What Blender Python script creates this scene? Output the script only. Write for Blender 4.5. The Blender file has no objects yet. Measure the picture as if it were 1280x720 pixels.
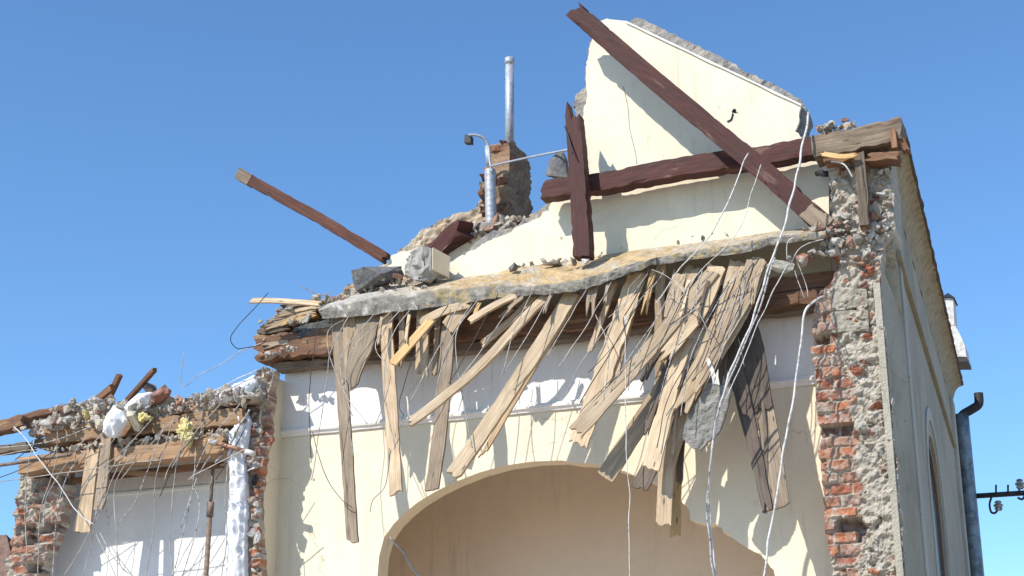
import bpy, bmesh, math, random
from math import radians, sin, cos, atan, pi, floor
from mathutils import Vector, Matrix, noise
from mathutils.geometry import tessellate_polygon
random.seed(7)
scene = bpy.context.scene

# ---------------------------------------------------------------- camera
YAW = radians(22.5); PITCH = atan(640/1900.0); FOC = 1900.0
cam_d = bpy.data.cameras.new('camera'); cam = bpy.data.objects.new('camera', cam_d)
scene.collection.objects.link(cam); scene.camera = cam
CAM = Vector((0, 0, 1.7))
cam.location = CAM
cam.rotation_euler = (radians(90)+PITCH, 0, YAW)
cam_d.sensor_width = 36.0; cam_d.lens = 36.0*FOC/1280.0
cam_d.clip_start = 0.1; cam_d.clip_end = 2000

# ---------------------------------------------------------------- light
SUN = Vector((0.50, 1.0, -1.05)).normalized()           # direction the light travels
elev = math.asin(-SUN.z)
world = bpy.data.worlds.new('World'); scene.world = world; world.use_nodes = True
nt = world.node_tree; nt.nodes.clear()
wo = nt.nodes.new('ShaderNodeOutputWorld'); bg = nt.nodes.new('ShaderNodeBackground')
sky = nt.nodes.new('ShaderNodeTexSky'); sky.sky_type = 'NISHITA'; sky.sun_disc = False
sky.sun_elevation = elev
az = math.atan2(-SUN.x, -SUN.y)                         # azimuth of the sun, clockwise from +Y
sky.sun_rotation = az
sky.air_density = 1.0; sky.dust_density = 0.2; sky.ozone_density = 6.0; sky.altitude = 300
bg.inputs['Strength'].default_value = 0.15
tint = nt.nodes.new('ShaderNodeMix'); tint.data_type = 'RGBA'; tint.blend_type = 'MULTIPLY'; tint.inputs[0].default_value = 1.0
tint.inputs[7].default_value = (.84, 1.01, 1.07, 1)
nt.links.new(sky.outputs[0], tint.inputs[6]); nt.links.new(tint.outputs[2], bg.inputs[0]); nt.links.new(bg.outputs[0], wo.inputs[0])
sl = bpy.data.lights.new('sun', 'SUN'); so = bpy.data.objects.new('sun', sl)
scene.collection.objects.link(so)
sl.energy = 4.2; sl.angle = radians(0.5); sl.color = (1.0, 0.945, 0.85)
so.rotation_euler = SUN.to_track_quat('-Z', 'Y').to_euler()
vs = scene.view_settings
vs.view_transform = 'Standard'; vs.look = 'None'; vs.gamma = 1; vs.use_curve_mapping = False
vs.exposure = 0.36
scene.render.engine = 'CYCLES'

# ---------------------------------------------------------------- geometry helpers
_h = Vector((-sin(YAW), cos(YAW), 0)); _F = _h*cos(PITCH)+Vector((0, 0, sin(PITCH)))
_R = Vector((cos(YAW), sin(YAW), 0)); _U = -_h*sin(PITCH)+Vector((0, 0, cos(PITCH)))

def ray(x, y): return _F + _R*((x-640)/FOC) - _U*((y-360)/FOC)
def W(x, y, Y):                       # survey: the point of the plane at depth Y seen at x, y
    r = ray(x, y); return CAM + r*(Y/r.y)
def XZ(pts, Y): return [(p.x, p.z) for p in (W(a, b, Y) for a, b in pts)]
def m_per_px(P): return (P-CAM).dot(_F)/FOC

def fbm(x, y, z, o=4):
    return noise.fractal(Vector((x, y, z)), 1.0, 2.0, o)
def hsh(*a):
    r = sin(sum((i+1)*11.9898*v*(1+.37*i) for i, v in enumerate(a))+3.1)*43758.5453
    return r-floor(r)

def link_mesh(name, verts, faces, mat=None, parent=None, smooth=False, cols=None, uvs=None, mats=None, fmi=None):
    me = bpy.data.meshes.new(name); me.from_pydata([tuple(v) for v in verts], [], faces)
    if mats:
        for m in mats: me.materials.append(m)
        me.polygons.foreach_set('material_index', fmi)
    elif mat: me.materials.append(mat)
    if cols:
        a = me.color_attributes.new('Col', 'FLOAT_COLOR', 'POINT')
        a.data.foreach_set('color', [c for v in cols for c in (v[0], v[1], v[2], 1)])
    if uvs:
        l = me.uv_layers.new(name='UVMap')
        for lp in me.loops: l.data[lp.index].uv = uvs[lp.vertex_index]
    bm = bmesh.new(); bm.from_mesh(me); bmesh.ops.recalc_face_normals(bm, faces=bm.faces); bm.to_mesh(me); bm.free()
    if smooth: me.polygons.foreach_set('use_smooth', [True]*len(me.polygons))
    me.update()
    o = bpy.data.objects.new(name, me); scene.collection.objects.link(o)
    if parent: o.parent = parent
    return o

def empty(name, loc=(0, 0, 0)):
    o = bpy.data.objects.new(name, None); scene.collection.objects.link(o); o.location = loc; return o
def tag(o, label, cat, group=None, kind=None):
    if label: o['label'] = label
    if cat: o['category'] = cat
    if group: o['group'] = group
    if kind: o['kind'] = kind
    return o
def reparent(o, p):
    """make o a child of the Empty p keeping its place"""
    bpy.context.view_layer.update()
    o.parent = p; o.matrix_parent_inverse = Matrix.Translation(-Vector(p.location)) if not p.parent else p.matrix_world.inverted()
    return o

def rag(pts, amp=0.012, step=0.04, seed=0, closed=True, rng=None):
    """ragged outline: subdivide every edge and push the points about. rng: set of edge indices to roughen"""
    out = []; n = len(pts)
    for i in range(n if closed else n-1):
        a = Vector((*pts[i], 0)); b = Vector((*pts[(i+1) % n], 0)); L = (b-a).length
        out.append((a.x, a.y))
        if (rng is not None and i not in rng) or L < step: continue
        k = int(L/step)
        d = (b-a).normalized(); nn = Vector((-d.y, d.x, 0))
        for j in range(1, k):
            p = a.lerp(b, j/k)
            q = amp*(1.4*noise.noise(Vector((p.x*5, p.y*5, seed)))+1.0*noise.noise(Vector((p.x*19, p.y*19, seed+5)))+.7*noise.noise(Vector((p.x*60, p.y*60, seed+9))))
            p = p+nn*q
            out.append((p.x, p.y))
    return out

def solid(name, outer, holes, org, ax, az_, nrm, t, mat, parent=None):
    """flat slab: outline in (a, z), origin org, axes ax/az_, thickness t along nrm"""
    loops = [outer]+list(holes)
    co = [[Vector((p[0], p[1], 0)) for p in l] for l in loops]
    tri = tessellate_polygon(co)
    flat = [p for l in loops for p in l]; n = len(flat)
    f3 = [org+ax*p[0]+az_*p[1] for p in flat]
    verts = f3+[v+nrm*t for v in f3]
    faces = [tuple(x) for x in tri]+[tuple(i+n for i in reversed(x)) for x in tri]
    s = 0
    for l in loops:
        k = len(l)
        for i in range(k):
            a = s+i; b = s+(i+1) % k; faces.append((a, b, b+n, a+n))
        s += k
    return link_mesh(name, verts, faces, mat, parent)
X_ = Vector((1, 0, 0)); Y_ = Vector((0, 1, 0)); Z_ = Vector((0, 0, 1)); O_ = Vector((0, 0, 0))
def slabY(name, outer, Y, t, mat, parent=None, holes=()):
    return solid(name, outer, holes, Vector((0, Y, 0)), X_, Z_, Y_, t, mat, parent)

def inside(p, poly):
    x, y = p; c = False; n = len(poly); j = n-1
    for i in range(n):
        xi, yi = poly[i]; xj, yj = poly[j]
        if (yi > y) != (yj > y) and x < (xj-xi)*(y-yi)/(yj-yi)+xi: c = not c
        j = i
    return c
def nearest(p, poly):
    best = None; bd = 1e9; n = len(poly)
    for i in range(n):
        ax, ay = poly[i]; bx, by = poly[(i+1) % n]; dx = bx-ax; dy = by-ay; L = dx*dx+dy*dy
        t = 0 if L == 0 else max(0, min(1, ((p[0]-ax)*dx+(p[1]-ay)*dy)/L))
        qx = ax+dx*t; qy = ay+dy*t; d = (qx-p[0])**2+(qy-p[1])**2
        if d < bd: bd = d; best = (qx, qy)
    return best
def rough(name, poly, fn, depth, mat, parent=None, res=0.014, place=None, smooth=False):
    """rough broken face: grid inside the outline, fn(a, z) -> (push towards viewer, colour); sides run back by depth"""
    if place is None: raise ValueError
    a0 = min(p[0] for p in poly); a1 = max(p[0] for p in poly); z0 = min(p[1] for p in poly); z1 = max(p[1] for p in poly)
    na = int((a1-a0)/res)+2; nz = int((z1-z0)/res)+2
    cells = {}
    idx = {}; P = []; faces = []
    def vid(i, j):
        if (i, j) not in idx:
            idx[(i, j)] = len(P); P.append([a0+i*res, z0+j*res])
        return idx[(i, j)]
    for i in range(na):
        for j in range(nz):
            if inside((a0+(i+.5)*res, z0+(j+.5)*res), poly):
                faces.append((vid(i, j), vid(i+1, j), vid(i+1, j+1), vid(i, j+1)))
    cnt = {}
    for f in faces:
        for k in range(4):
            e = (f[k], f[(k+1) % 4]); cnt[tuple(sorted(e))] = cnt.get(tuple(sorted(e)), 0)+1
    be = [e for e, c in cnt.items() if c == 1]
    for v in {x for e in be for x in e}:
        q = nearest(P[v], poly)
        if (q[0]-P[v][0])**2+(q[1]-P[v][1])**2 < (res*1.3)**2: P[v] = list(q)
    verts = []; cols = []
    for a, z in P:
        h, c = fn(a, z); verts.append(place(a, z, h)); cols.append(c)
    back = {}
    for e in be:
        for v in e:
            if v not in back:
                back[v] = len(verts); verts.append(place(P[v][0], P[v][1], -depth)); cols.append(cols[v])
        faces.append((e[0], e[1], back[e[1]], back[e[0]]))
    return link_mesh(name, verts, faces, mat, parent, smooth=smooth, cols=cols)
def atY(Y): return lambda a, z, h: Vector((a, Y-h, z))

# ---------------------------------------------------------------- materials
def new_mat(name):
    m = bpy.data.materials.new(name); m.use_nodes = True; n = m.node_tree
    return m, n, n.nodes['Principled BSDF']
def N(n, t, **k):
    o = n.nodes.new(t)
    for a, b in k.items():
        if a.startswith('i_'): o.inputs[a[2:].replace('_', ' ')].default_value = b
        else: setattr(o, a, b)
    return o
def ramp(n, src, stops):
    r = N(n, 'ShaderNodeValToRGB'); n.links.new(src, r.inputs[0])
    e = r.color_ramp.elements
    while len(e) < len(stops): e.new(0.5)
    for i, (p, c) in enumerate(stops): e[i].position = p; e[i].color = (*c, 1) if len(c) == 3 else c
    return r.outputs[0]
def mix(n, f, a, b, mode='MIX'):
    m = N(n, 'ShaderNodeMix', data_type='RGBA', blend_type=mode)
    for k, v in ((0, f), (6, a), (7, b)):
        if hasattr(v, 'links'): n.links.new(v, m.inputs[k])
        elif isinstance(v, (int, float)): m.inputs[k].default_value = v
        else: m.inputs[k].default_value = (*v, 1)
    return m.outputs[2]
def objco(n, scale=(1, 1, 1), uv=False):
    tc = N(n, 'ShaderNodeTexCoord'); mp = N(n, 'ShaderNodeMapping'); mp.inputs['Scale'].default_value = scale
    n.links.new(tc.outputs['UV' if uv else 'Object'], mp.inputs[0]); return mp.outputs[0]
def noise_t(n, co, scale, detail=6, rough_=0.6, dist=0):
    t = N(n, 'ShaderNodeTexNoise'); t.inputs['Scale'].default_value = scale; t.inputs['Detail'].default_value = detail
    t.inputs['Roughness'].default_value = rough_; t.inputs['Distortion'].default_value = dist
    n.links.new(co, t.inputs['Vector']); return t.outputs['Fac']
def bump(n, b, src, strength, dist):
    bp = N(n, 'ShaderNodeBump'); bp.inputs['Strength'].default_value = strength; bp.inputs['Distance'].default_value = dist
    n.links.new(src, bp.inputs['Height']); n.links.new(bp.outputs[0], b.inputs['Normal']); return bp

def plaster(name, col, stain, amt=0.5, bumpd=0.004, spots=0.6, rough_=.9, bscale=9):
    m, n, b = new_mat(name); co = objco(n)
    big = noise_t(n, co, 1.3, 5, .6, .6); mid = noise_t(n, co, 9, 6, .65); fine = noise_t(n, co, 90, 4, .6)
    c = mix(n, ramp(n, big, [(.42, (0, 0, 0)), (.72, (amt,)*3)]), col, stain)
    c = mix(n, ramp(n, mid, [(.60, (0, 0, 0)), (.74, (spots*.5,)*3)]), c, [x*.72 for x in stain])
    st = noise_t(n, co, .55, 7, .68, 1.2)
    c = mix(n, ramp(n, st, [(.50, (0, 0, 0)), (.66, (.30+amt*.4,)*3)]), c, [x*.86 for x in stain])
    # a few chips
    v = N(n, 'ShaderNodeTexVoronoi'); v.inputs['Scale'].default_value = 3.1; n.links.new(co, v.inputs['Vector'])
    chip = N(n, 'ShaderNodeMath', operation='MULTIPLY'); 
    n.links.new(ramp(n, v.outputs['Distance'], [(0.03, (1, 1, 1)), (0.06, (0, 0, 0))]), chip.inputs[0])
    n.links.new(ramp(n, mid, [(.5, (0, 0, 0)), (.56, (1, 1, 1))]), chip.inputs[1])
    c = mix(n, chip.outputs[0], c, [x*.45 for x in stain])
    run = noise_t(n, objco(n, (14, 14, .9)), 1.0, 5, .65)
    rm = N(n, 'ShaderNodeMath', operation='MULTIPLY'); n.links.new(ramp(n, run, [(.52, (0, 0, 0)), (.72, (.55,)*3)]), rm.inputs[0]); n.links.new(ramp(n, big, [(.45, (0, 0, 0)), (.6, (1, 1, 1))]), rm.inputs[1])
    c = mix(n, rm.outputs[0], c, [x*.70 for x in stain])
    wv = N(n, 'ShaderNodeVectorMath', operation='MULTIPLY_ADD'); nz3 = N(n, 'ShaderNodeTexNoise'); nz3.inputs['Scale'].default_value = 4; nz3.inputs['Detail'].default_value = 5; n.links.new(co, nz3.inputs['Vector'])
    n.links.new(nz3.outputs['Color'], wv.inputs[0]); wv.inputs[1].default_value = (.35, .35, .35); n.links.new(co, wv.inputs[2])
    vc = N(n, 'ShaderNodeTexVoronoi', feature='DISTANCE_TO_EDGE'); vc.inputs['Scale'].default_value = .9; n.links.new(wv.outputs[0], vc.inputs['Vector'])
    cm = N(n, 'ShaderNodeMath', operation='MULTIPLY'); n.links.new(ramp(n, vc.outputs['Distance'], [(.0, (1, 1, 1)), (.0045, (0, 0, 0))]), cm.inputs[0]); n.links.new(ramp(n, noise_t(n, co, 1.1, 2, .5), [(.53, (0, 0, 0)), (.60, (.55,)*3)]), cm.inputs[1])
    c = mix(n, cm.outputs[0], c, [x*.35 for x in stain])
    c = mix(n, ramp(n, noise_t(n, co, 45, 3, .5), [(.68, (0, 0, 0)), (.74, (.35,)*3)]), c, [x*.5 for x in stain])
    n.links.new(c, b.inputs['Base Color']); b.inputs['Roughness'].default_value = rough_
    ad = N(n, 'ShaderNodeMath', operation='MULTIPLY_ADD'); n.links.new(noise_t(n, co, bscale, 4, .5), ad.inputs[0]); ad.inputs[1].default_value = 2.0
    n.links.new(fine, ad.inputs[2])
    bump(n, b, ad.outputs[0], .5, bumpd); return m

def attr_mat(name, scale=45, rough_=.92, bd=.012, var=.45):
    m, n, b = new_mat(name); co = objco(n)
    at = N(n, 'ShaderNodeAttribute', attribute_name='Col')
    f = noise_t(n, co, scale, 8, .7); g = noise_t(n, co, scale*3.5, 4, .7)
    c = mix(n, 1.0, at.outputs['Color'], ramp(n, f, [(.25, (1-var,)*3), (.55, (1, 1, 1)), (.8, (1+var*.5,)*3)]), 'MULTIPLY')
    c = mix(n, ramp(n, g, [(.58, (0, 0, 0)), (.72, (.35,)*3)]), c, (.5, .46, .4))
    n.links.new(c, b.inputs['Base Color']); b.inputs['Roughness'].default_value = rough_
    ad = N(n, 'ShaderNodeMath', operation='MULTIPLY_ADD'); n.links.new(f, ad.inputs[0]); ad.inputs[1].default_value = 1.6
    n.links.new(g, ad.inputs[2]); bump(n, b, ad.outputs[0], .8, bd); return m

def wood(name, pale, dark, crack=(.03, .02, .015), gsc=1.0, dirt=.5, rough_=.8, patch=None):
    """grain runs along u (metres) of the uv map"""
    m, n, b = new_mat(name)
    oi = N(n, 'ShaderNodeObjectInfo')
    tc = N(n, 'ShaderNodeTexCoord')
    off = N(n, 'ShaderNodeVectorMath', operation='MULTIPLY_ADD'); n.links.new(tc.outputs['UV'], off.inputs[0]); off.inputs[1].default_value = (1, 1, 1)
    cmb = N(n, 'ShaderNodeCombineXYZ')
    ml = N(n, 'ShaderNodeMath', operation='MULTIPLY'); n.links.new(oi.outputs['Random'], ml.inputs[0]); ml.inputs[1].default_value = 37.0
    n.links.new(ml.outputs[0], cmb.inputs[0]); n.links.new(ml.outputs[0], cmb.inputs[1]); n.links.new(cmb.outputs[0], off.inputs[2])
    def mp(s):
        k = N(n, 'ShaderNodeMapping'); k.inputs['Scale'].default_value = s; n.links.new(off.outputs[0], k.inputs[0]); return k.outputs[0]
    g1 = noise_t(n, mp((3*gsc, 90*gsc, 1)), 1.0, 5, .6, .4)
    g2 = noise_t(n, mp((1.2*gsc, 38*gsc, 1)), 1.0, 3, .55, .8)
    blot = noise_t(n, mp((5, 12, 1)), 1.0, 5, .6)
    c = mix(n, ramp(n, g1, [(.3, (0, 0, 0)), (.62, (1, 1, 1))]), dark, pale)
    c = mix(n, ramp(n, blot, [(.42, (0, 0, 0)), (.66, (dirt,)*3)]), c, [x*.6 for x in dark])
    if patch: c = mix(n, ramp(n, noise_t(n, mp((2.2, 9, 1)), 1.0, 4, .6), [(.60, (0, 0, 0)), (.66, (1, 1, 1))]), c, patch)
    c = mix(n, ramp(n, noise_t(n, mp((1.6, 22, 1)), 1.0, 6, .7, 1.0), [(.50, (0, 0, 0)), (.68, (.6,)*3)]), c, [x*.75 for x in dark])
    ck = ramp(n, g2, [(.29, (1, 1, 1)), (.33, (0, 0, 0))])
    c = mix(n, ck, c, crack)
    # nail / knot spots
    v = N(n, 'ShaderNodeTexVoronoi'); v.inputs['Scale'].default_value = 1.0; n.links.new(mp((4, 16, 1)), v.inputs['Vector'])
    c = mix(n, ramp(n, v.outputs['Distance'], [(.06, (.8,)*3), (.13, (0, 0, 0))]), c, crack)
    # tone per plank
    hv = N(n, 'ShaderNodeHueSaturation'); n.links.new(c, hv.inputs['Color'])
    vr = N(n, 'ShaderNodeMapRange'); n.links.new(oi.outputs['Random'], vr.inputs[0]); vr.inputs[3].default_value = .68; vr.inputs[4].default_value = 1.15
    n.links.new(vr.outputs[0], hv.inputs['Value'])
    n.links.new(hv.outputs[0], b.inputs['Base Color']); b.inputs['Roughness'].default_value = rough_
    ad = N(n, 'ShaderNodeMath', operation='SUBTRACT'); n.links.new(g1, ad.inputs[0]); n.links.new(ck, ad.inputs[1])
    bump(n, b, ad.outputs[0], .55, .004); return m

def simple(name, col, rough_=.6, metal=0, var=.25, scale=30, bd=.002, col2=None, thr=(.45, .65)):
    m, n, b = new_mat(name); co = objco(n)
    f = noise_t(n, co, scale, 6, .65)
    c = mix(n, ramp(n, f, [(thr[0], (0, 0, 0)), (thr[1], (1, 1, 1))]), col, col2 or [x*(1-var) for x in col])
    n.links.new(c, b.inputs['Base Color']); b.inputs['Roughness'].default_value = rough_; b.inputs['Metallic'].default_value = metal
    bump(n, b, f, .5, bd); return m

M = {}
M['cream'] = plaster('cream_plaster', (.82, .725, .55), (.75, .64, .45), .45)
M['gable'] = plaster('pale_gable_plaster', (.75, .69, .54), (.66, .59, .44), .6)
M['white'] = plaster('white_limewash', (.84, .81, .77), (.72, .68, .63), .4)
M['inner'] = plaster('inner_room_plaster', (.87, .71, .56), (.82, .68, .54), .4, spots=.1)
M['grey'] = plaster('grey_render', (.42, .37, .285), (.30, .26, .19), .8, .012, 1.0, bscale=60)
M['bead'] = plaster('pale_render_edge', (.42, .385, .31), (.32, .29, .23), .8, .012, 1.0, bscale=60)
M['masonry'] = attr_mat('broken_masonry')
M['chunk'] = attr_mat('chunk_stone', 30)
M['concrete'] = attr_mat('slab_concrete', 40, bd=.008, var=.3)
M['lath'] = wood('weathered_lath', (.60, .455, .30), (.35, .24, .14))
M['lath_grey'] = wood('greyed_lath', (.46, .355, .25), (.24, .175, .115))
M['lath_pale'] = wood('fresh_lath', (.70, .55, .37), (.46, .32, .19), dirt=.4)
M['lath_dark'] = wood('dark_lath', (.20, .155, .12), (.10, .07, .05))
M['splinter'] = wood('yellow_splinter', (.70, .47, .22), (.50, .28, .10), dirt=.2)
M['red'] = wood('red_stained_timber', (.105, .024, .016), (.042, .011, .008), dirt=.35, rough_=.75, patch=(.20, .105, .075))
M['redbrown'] = wood('faded_red_brown_timber', (.17, .06, .035), (.07, .025, .015), dirt=.4, patch=(.22, .12, .07))
M['brown'] = wood('raw_brown_timber', (.30, .155, .08), (.15, .065, .035), patch=(.40, .25, .13))
M['joist'] = wood('orange_joist', (.46, .29, .16), (.26, .15, .08), patch=(.22, .10, .05))
M['old'] = wood('old_grey_timber', (.27, .20, .14), (.10, .07, .045), patch=(.10, .06, .04))
M['galv'] = simple('galvanised_steel', (.42, .44, .47), .55, .3, .35, 22)
M['steelpipe'] = simple('rusty_steel', (.16, .11, .085), .7, .3, .5, 40, col2=(.30, .22, .16))
M['dark'] = simple('dark_iron', (.035, .033, .035), .6, .2)
M['wire'] = simple('dull_wire', (.42, .39, .35), .55, .4, .5, 20)
M['wiredark'] = simple('dark_wire', (.05, .045, .04), .6, .3)
M['cable'] = simple('white_cable_sheath', (.62, .60, .57), .6, 0, .25, 30, col2=(.36, .33, .30), thr=(.5, .62))
M['cablegrey'] = simple('grey_cable_sheath', (.45, .43, .42), .5, 0, .35, 40, col2=(.12, .11, .11), thr=(.5, .56))
M['sheet'] = simple('white_plastic_sheet', (.76, .76, .77), .45, 0, .06, 6, .01)
M['foam'] = simple('yellow_foam', (.72, .62, .27), .95, 0, .35, 50, .01)
M['copper'] = simple('brown_pipe', (.34, .17, .11), .5, .2, .3)
M['zinc'] = simple('zinc_pipe', (.22, .27, .31), .5, .5, .45, 12, col2=(.12, .13, .14))
M['cove'] = simple('ochre_cove', (.36, .29, .18), .95, 0, .5, 14, .01, col2=(.22, .165, .10))
M['tile'] = simple('dark_roof_edge', (.11, .07, .05), .9, 0, .5, 30, .01)
M['void'] = simple('matt_black', (.02, .02, .022), .95)  # paints the shade of the gable recesses; also one black stone
M['glass'] = simple('dark_window', (.05, .055, .06), .15, 0, .1, 3, 0)
M['winframe'] = simple('brown_window_frame', (.16, .10, .07), .6)
M['ground'] = simple('rubble_earth', (.47, .39, .30), .95, 0, .4, 3, .02)
M['whitepaint'] = simple('white_sheet_metal', (.62, .60, .58), .6, 0, .3, 20, col2=(.42, .36, .30))
M['strip_blue'] = plaster('pale_blue_strip', (.46, .44, .37), (.36, .34, .28), .5, bscale=60)
M['strip_ochre'] = plaster('ochre_strip', (.34, .29, .19), (.27, .23, .15), .5)
M['tar'] = simple('tar_paper', (.05, .055, .055), .9, 0, .5, 40, .006, col2=(.13, .125, .12))
M['slate'] = simple('slate_chunk', (.11, .11, .115), .9, 0, .4, 25, .01, col2=(.20, .19, .18))

# ---------------------------------------------------------------- masonry colour functions
BR = [(.44, .16, .09), (.48, .21, .13), (.40, .14, .08), (.45, .25, .17), (.52, .20, .10), (.34, .17, .12)]
MO = [(.56, .49, .40), (.58, .53, .45), (.48, .43, .36), (.55, .47, .37)]
def brickfn(seed=0, brick_w=.13, rel=.03, cover=lambda a, z: 0, dark=None, amp=.02, row_h=.077):
    def fn(a, z):
        zz = z+.006*noise.noise(Vector((a*3, z*3, seed)))
        row = floor(zz/row_h); fz = zz/row_h-row
        w = brick_w*(1 if hsh(row, seed) > .35 else 1.8)
        aa = a+(.5*w if int(row) % 2 else 0)+.02*hsh(row, seed+3)
        col = floor(aa/w); fa = aa/w-col
        r = hsh(row, col, seed)
        r2 = hsh(col, row, seed+21); r3 = hsh(row+.5, col, seed+33)
        h = rel*(r-.55)*1.8+(fa-.5)*(r2-.5)*.055+(fz-.5)*(r3-.4)*.05
        e = min(fz*row_h, (1-fz)*row_h, fa*w, (1-fa)*w)
        big = fbm(a*2.3, z*2.3, seed+2.2)
        cv = big*.9+cover(a, z)+.35*fbm(a*11, z*11, seed+7)
        rub = fbm(a*16, z*16, seed+4, 5)
        cell = noise.voronoi(Vector((a*17, z*22, seed)))
        d1 = cell[0][0]; ci = cell[1][0]; cr = hsh(round(ci.x, 3), round(ci.y, 3))
        if hsh(row, col, seed+11) > .93: h -= .09; c0 = (.20, .11, .08)  # missing brick: sunk, with the shade of the hole put into its colour
        else: c0 = BR[int(r*5.99)]
        t = .5+.5*fbm(a*25, z*25, seed+8)
        du = max(0, min(.85, .04+.50*r3*r3+.8*fbm(a*13, z*13, seed+40)))
        c0 = tuple((c0[i]*(1-du)+(.52, .46, .39)[i]*du)*(.72+.5*t) for i in range(3))
        jw = .007+.006*noise.noise(Vector((a*30, z*30, seed)))
        if e < jw: h = min(h, .01)-.016+.02*max(0, noise.noise(Vector((a*20, z*20, seed+2)))); c0 = tuple(q*(.8+.4*t) for q in MO[int(hsh(row, col)*3.99)])
        if cv > .18:
            k = min(1, (cv-.18)/.2)
            sx_ = hsh(cr, 1.3)-.5; sz_ = hsh(cr, 2.7)-.5
            pm_ = max(0, min(1, .5+1.6*fbm(a*5, z*5, seed+51, 3)))
            h2 = .020*rub+(.04*(cr-.5)+((a*17-ci.x)*sx_+(z*22-ci.y)*sz_)*.035-(.012 if cell[0][1]-d1 < .08 else 0))*pm_+.008
            c2 = MO[int(cr*3.99)] if (cr < .84 or pm_ < .5) else BR[int(cr*60) % 6]
            if pm_ < .5: c2 = (.56, .50, .41)
            c2 = tuple(c2[i]*(.72+.5*t) for i in range(3))
            h = h*(1-k)+h2*k; c0 = tuple(c0[i]*(1-k)+c2[i]*k for i in range(3))
        else:
            if rub > .35 and e < .02:
                c0 = MO[1]
        h += amp*rub*.6
        if dark: c0 = dark(a, z, c0)
        return h, c0
    return fn
def stonefn(seed, cols, amp=.05, sc=9, fine=.02):
    def fn(a, z):
        cell = noise.voronoi(Vector((a*sc, z*sc*1.25, seed))); d = cell[0][0]; ci = cell[1][0]
        cr = hsh(round(ci.x, 3), round(ci.y, 3), seed)
        t = .5+.5*fbm(a*22, z*22, seed+1)
        c = cols[int(cr*(len(cols)-.01))]
        tx_ = hsh(cr, 1.3)-.5; tz_ = hsh(cr, 2.7)-.5
        gap = amp*.25 if cell[0][1]-d < .07 else 0
        return amp*(cr-.4)*.8+((a*sc-ci.x)*tx_+(z*sc*1.25-ci.y)*tz_)*amp*1.2-gap+fine*fbm(a*20, z*20, seed+5, 5), tuple(x*(.7+.55*t) for x in c)
    return fn

# ---------------------------------------------------------------- generic builders
def spline(pts, k=6):
    out = []; n = len(pts)
    if n == 2:
        return [pts[0].lerp(pts[1], i/k) for i in range(k+1)]
    for i in range(n-1):
        p0 = pts[max(i-1, 0)]; p1 = pts[i]; p2 = pts[i+1]; p3 = pts[min(i+2, n-1)]
        for j in range(k):
            t = j/k
            out.append(.5*((2*p1)+(p2-p0)*t+(2*p0-5*p1+4*p2-p3)*t*t+(3*p1-p0-3*p2+p3)*t**3))
    out.append(pts[-1].copy()); return out
def tube_geo(pts, r, sides=7, r2=None, wob=0):
    V = []; Fc = []; n = len(pts)
    up = Vector((.3, .9, .2)).normalized()
    for i, p in enumerate(pts):
        d = (pts[min(i+1, n-1)]-pts[max(i-1, 0)]).normalized()
        s = d.cross(up).normalized(); u = s.cross(d)
        rr = r if r2 is None else r+(r2-r)*i/(n-1)
        rr *= 1+wob*noise.noise(p*9)
        for k in range(sides):
            a = 2*pi*k/sides; V.append(p+(s*cos(a)+u*sin(a))*rr)
    for i in range(n-1):
        for k in range(sides):
            a = i*sides+k; b = i*sides+(k+1) % sides; Fc.append((a, b, b+sides, a+sides))
    Fc.append(tuple(range(sides))); Fc.append(tuple((n-1)*sides+k for k in range(sides)))
    return V, Fc
def tube(name, pts, r, mat, parent=None, sides=8, k=6, **kw):
    V, Fc = tube_geo(spline(pts, k), r, sides, **kw); return link_mesh(name, V, Fc, mat, parent, smooth=True)
def merge(parts):
    V = []; Fc = []
    for v, f in parts:
        o = len(V); V += v; Fc += [tuple(i+o for i in x) for x in f]
    return V, Fc
def S(*pts): return [W(*p) for p in pts]     # (px, py, Y) survey marks -> points

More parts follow.
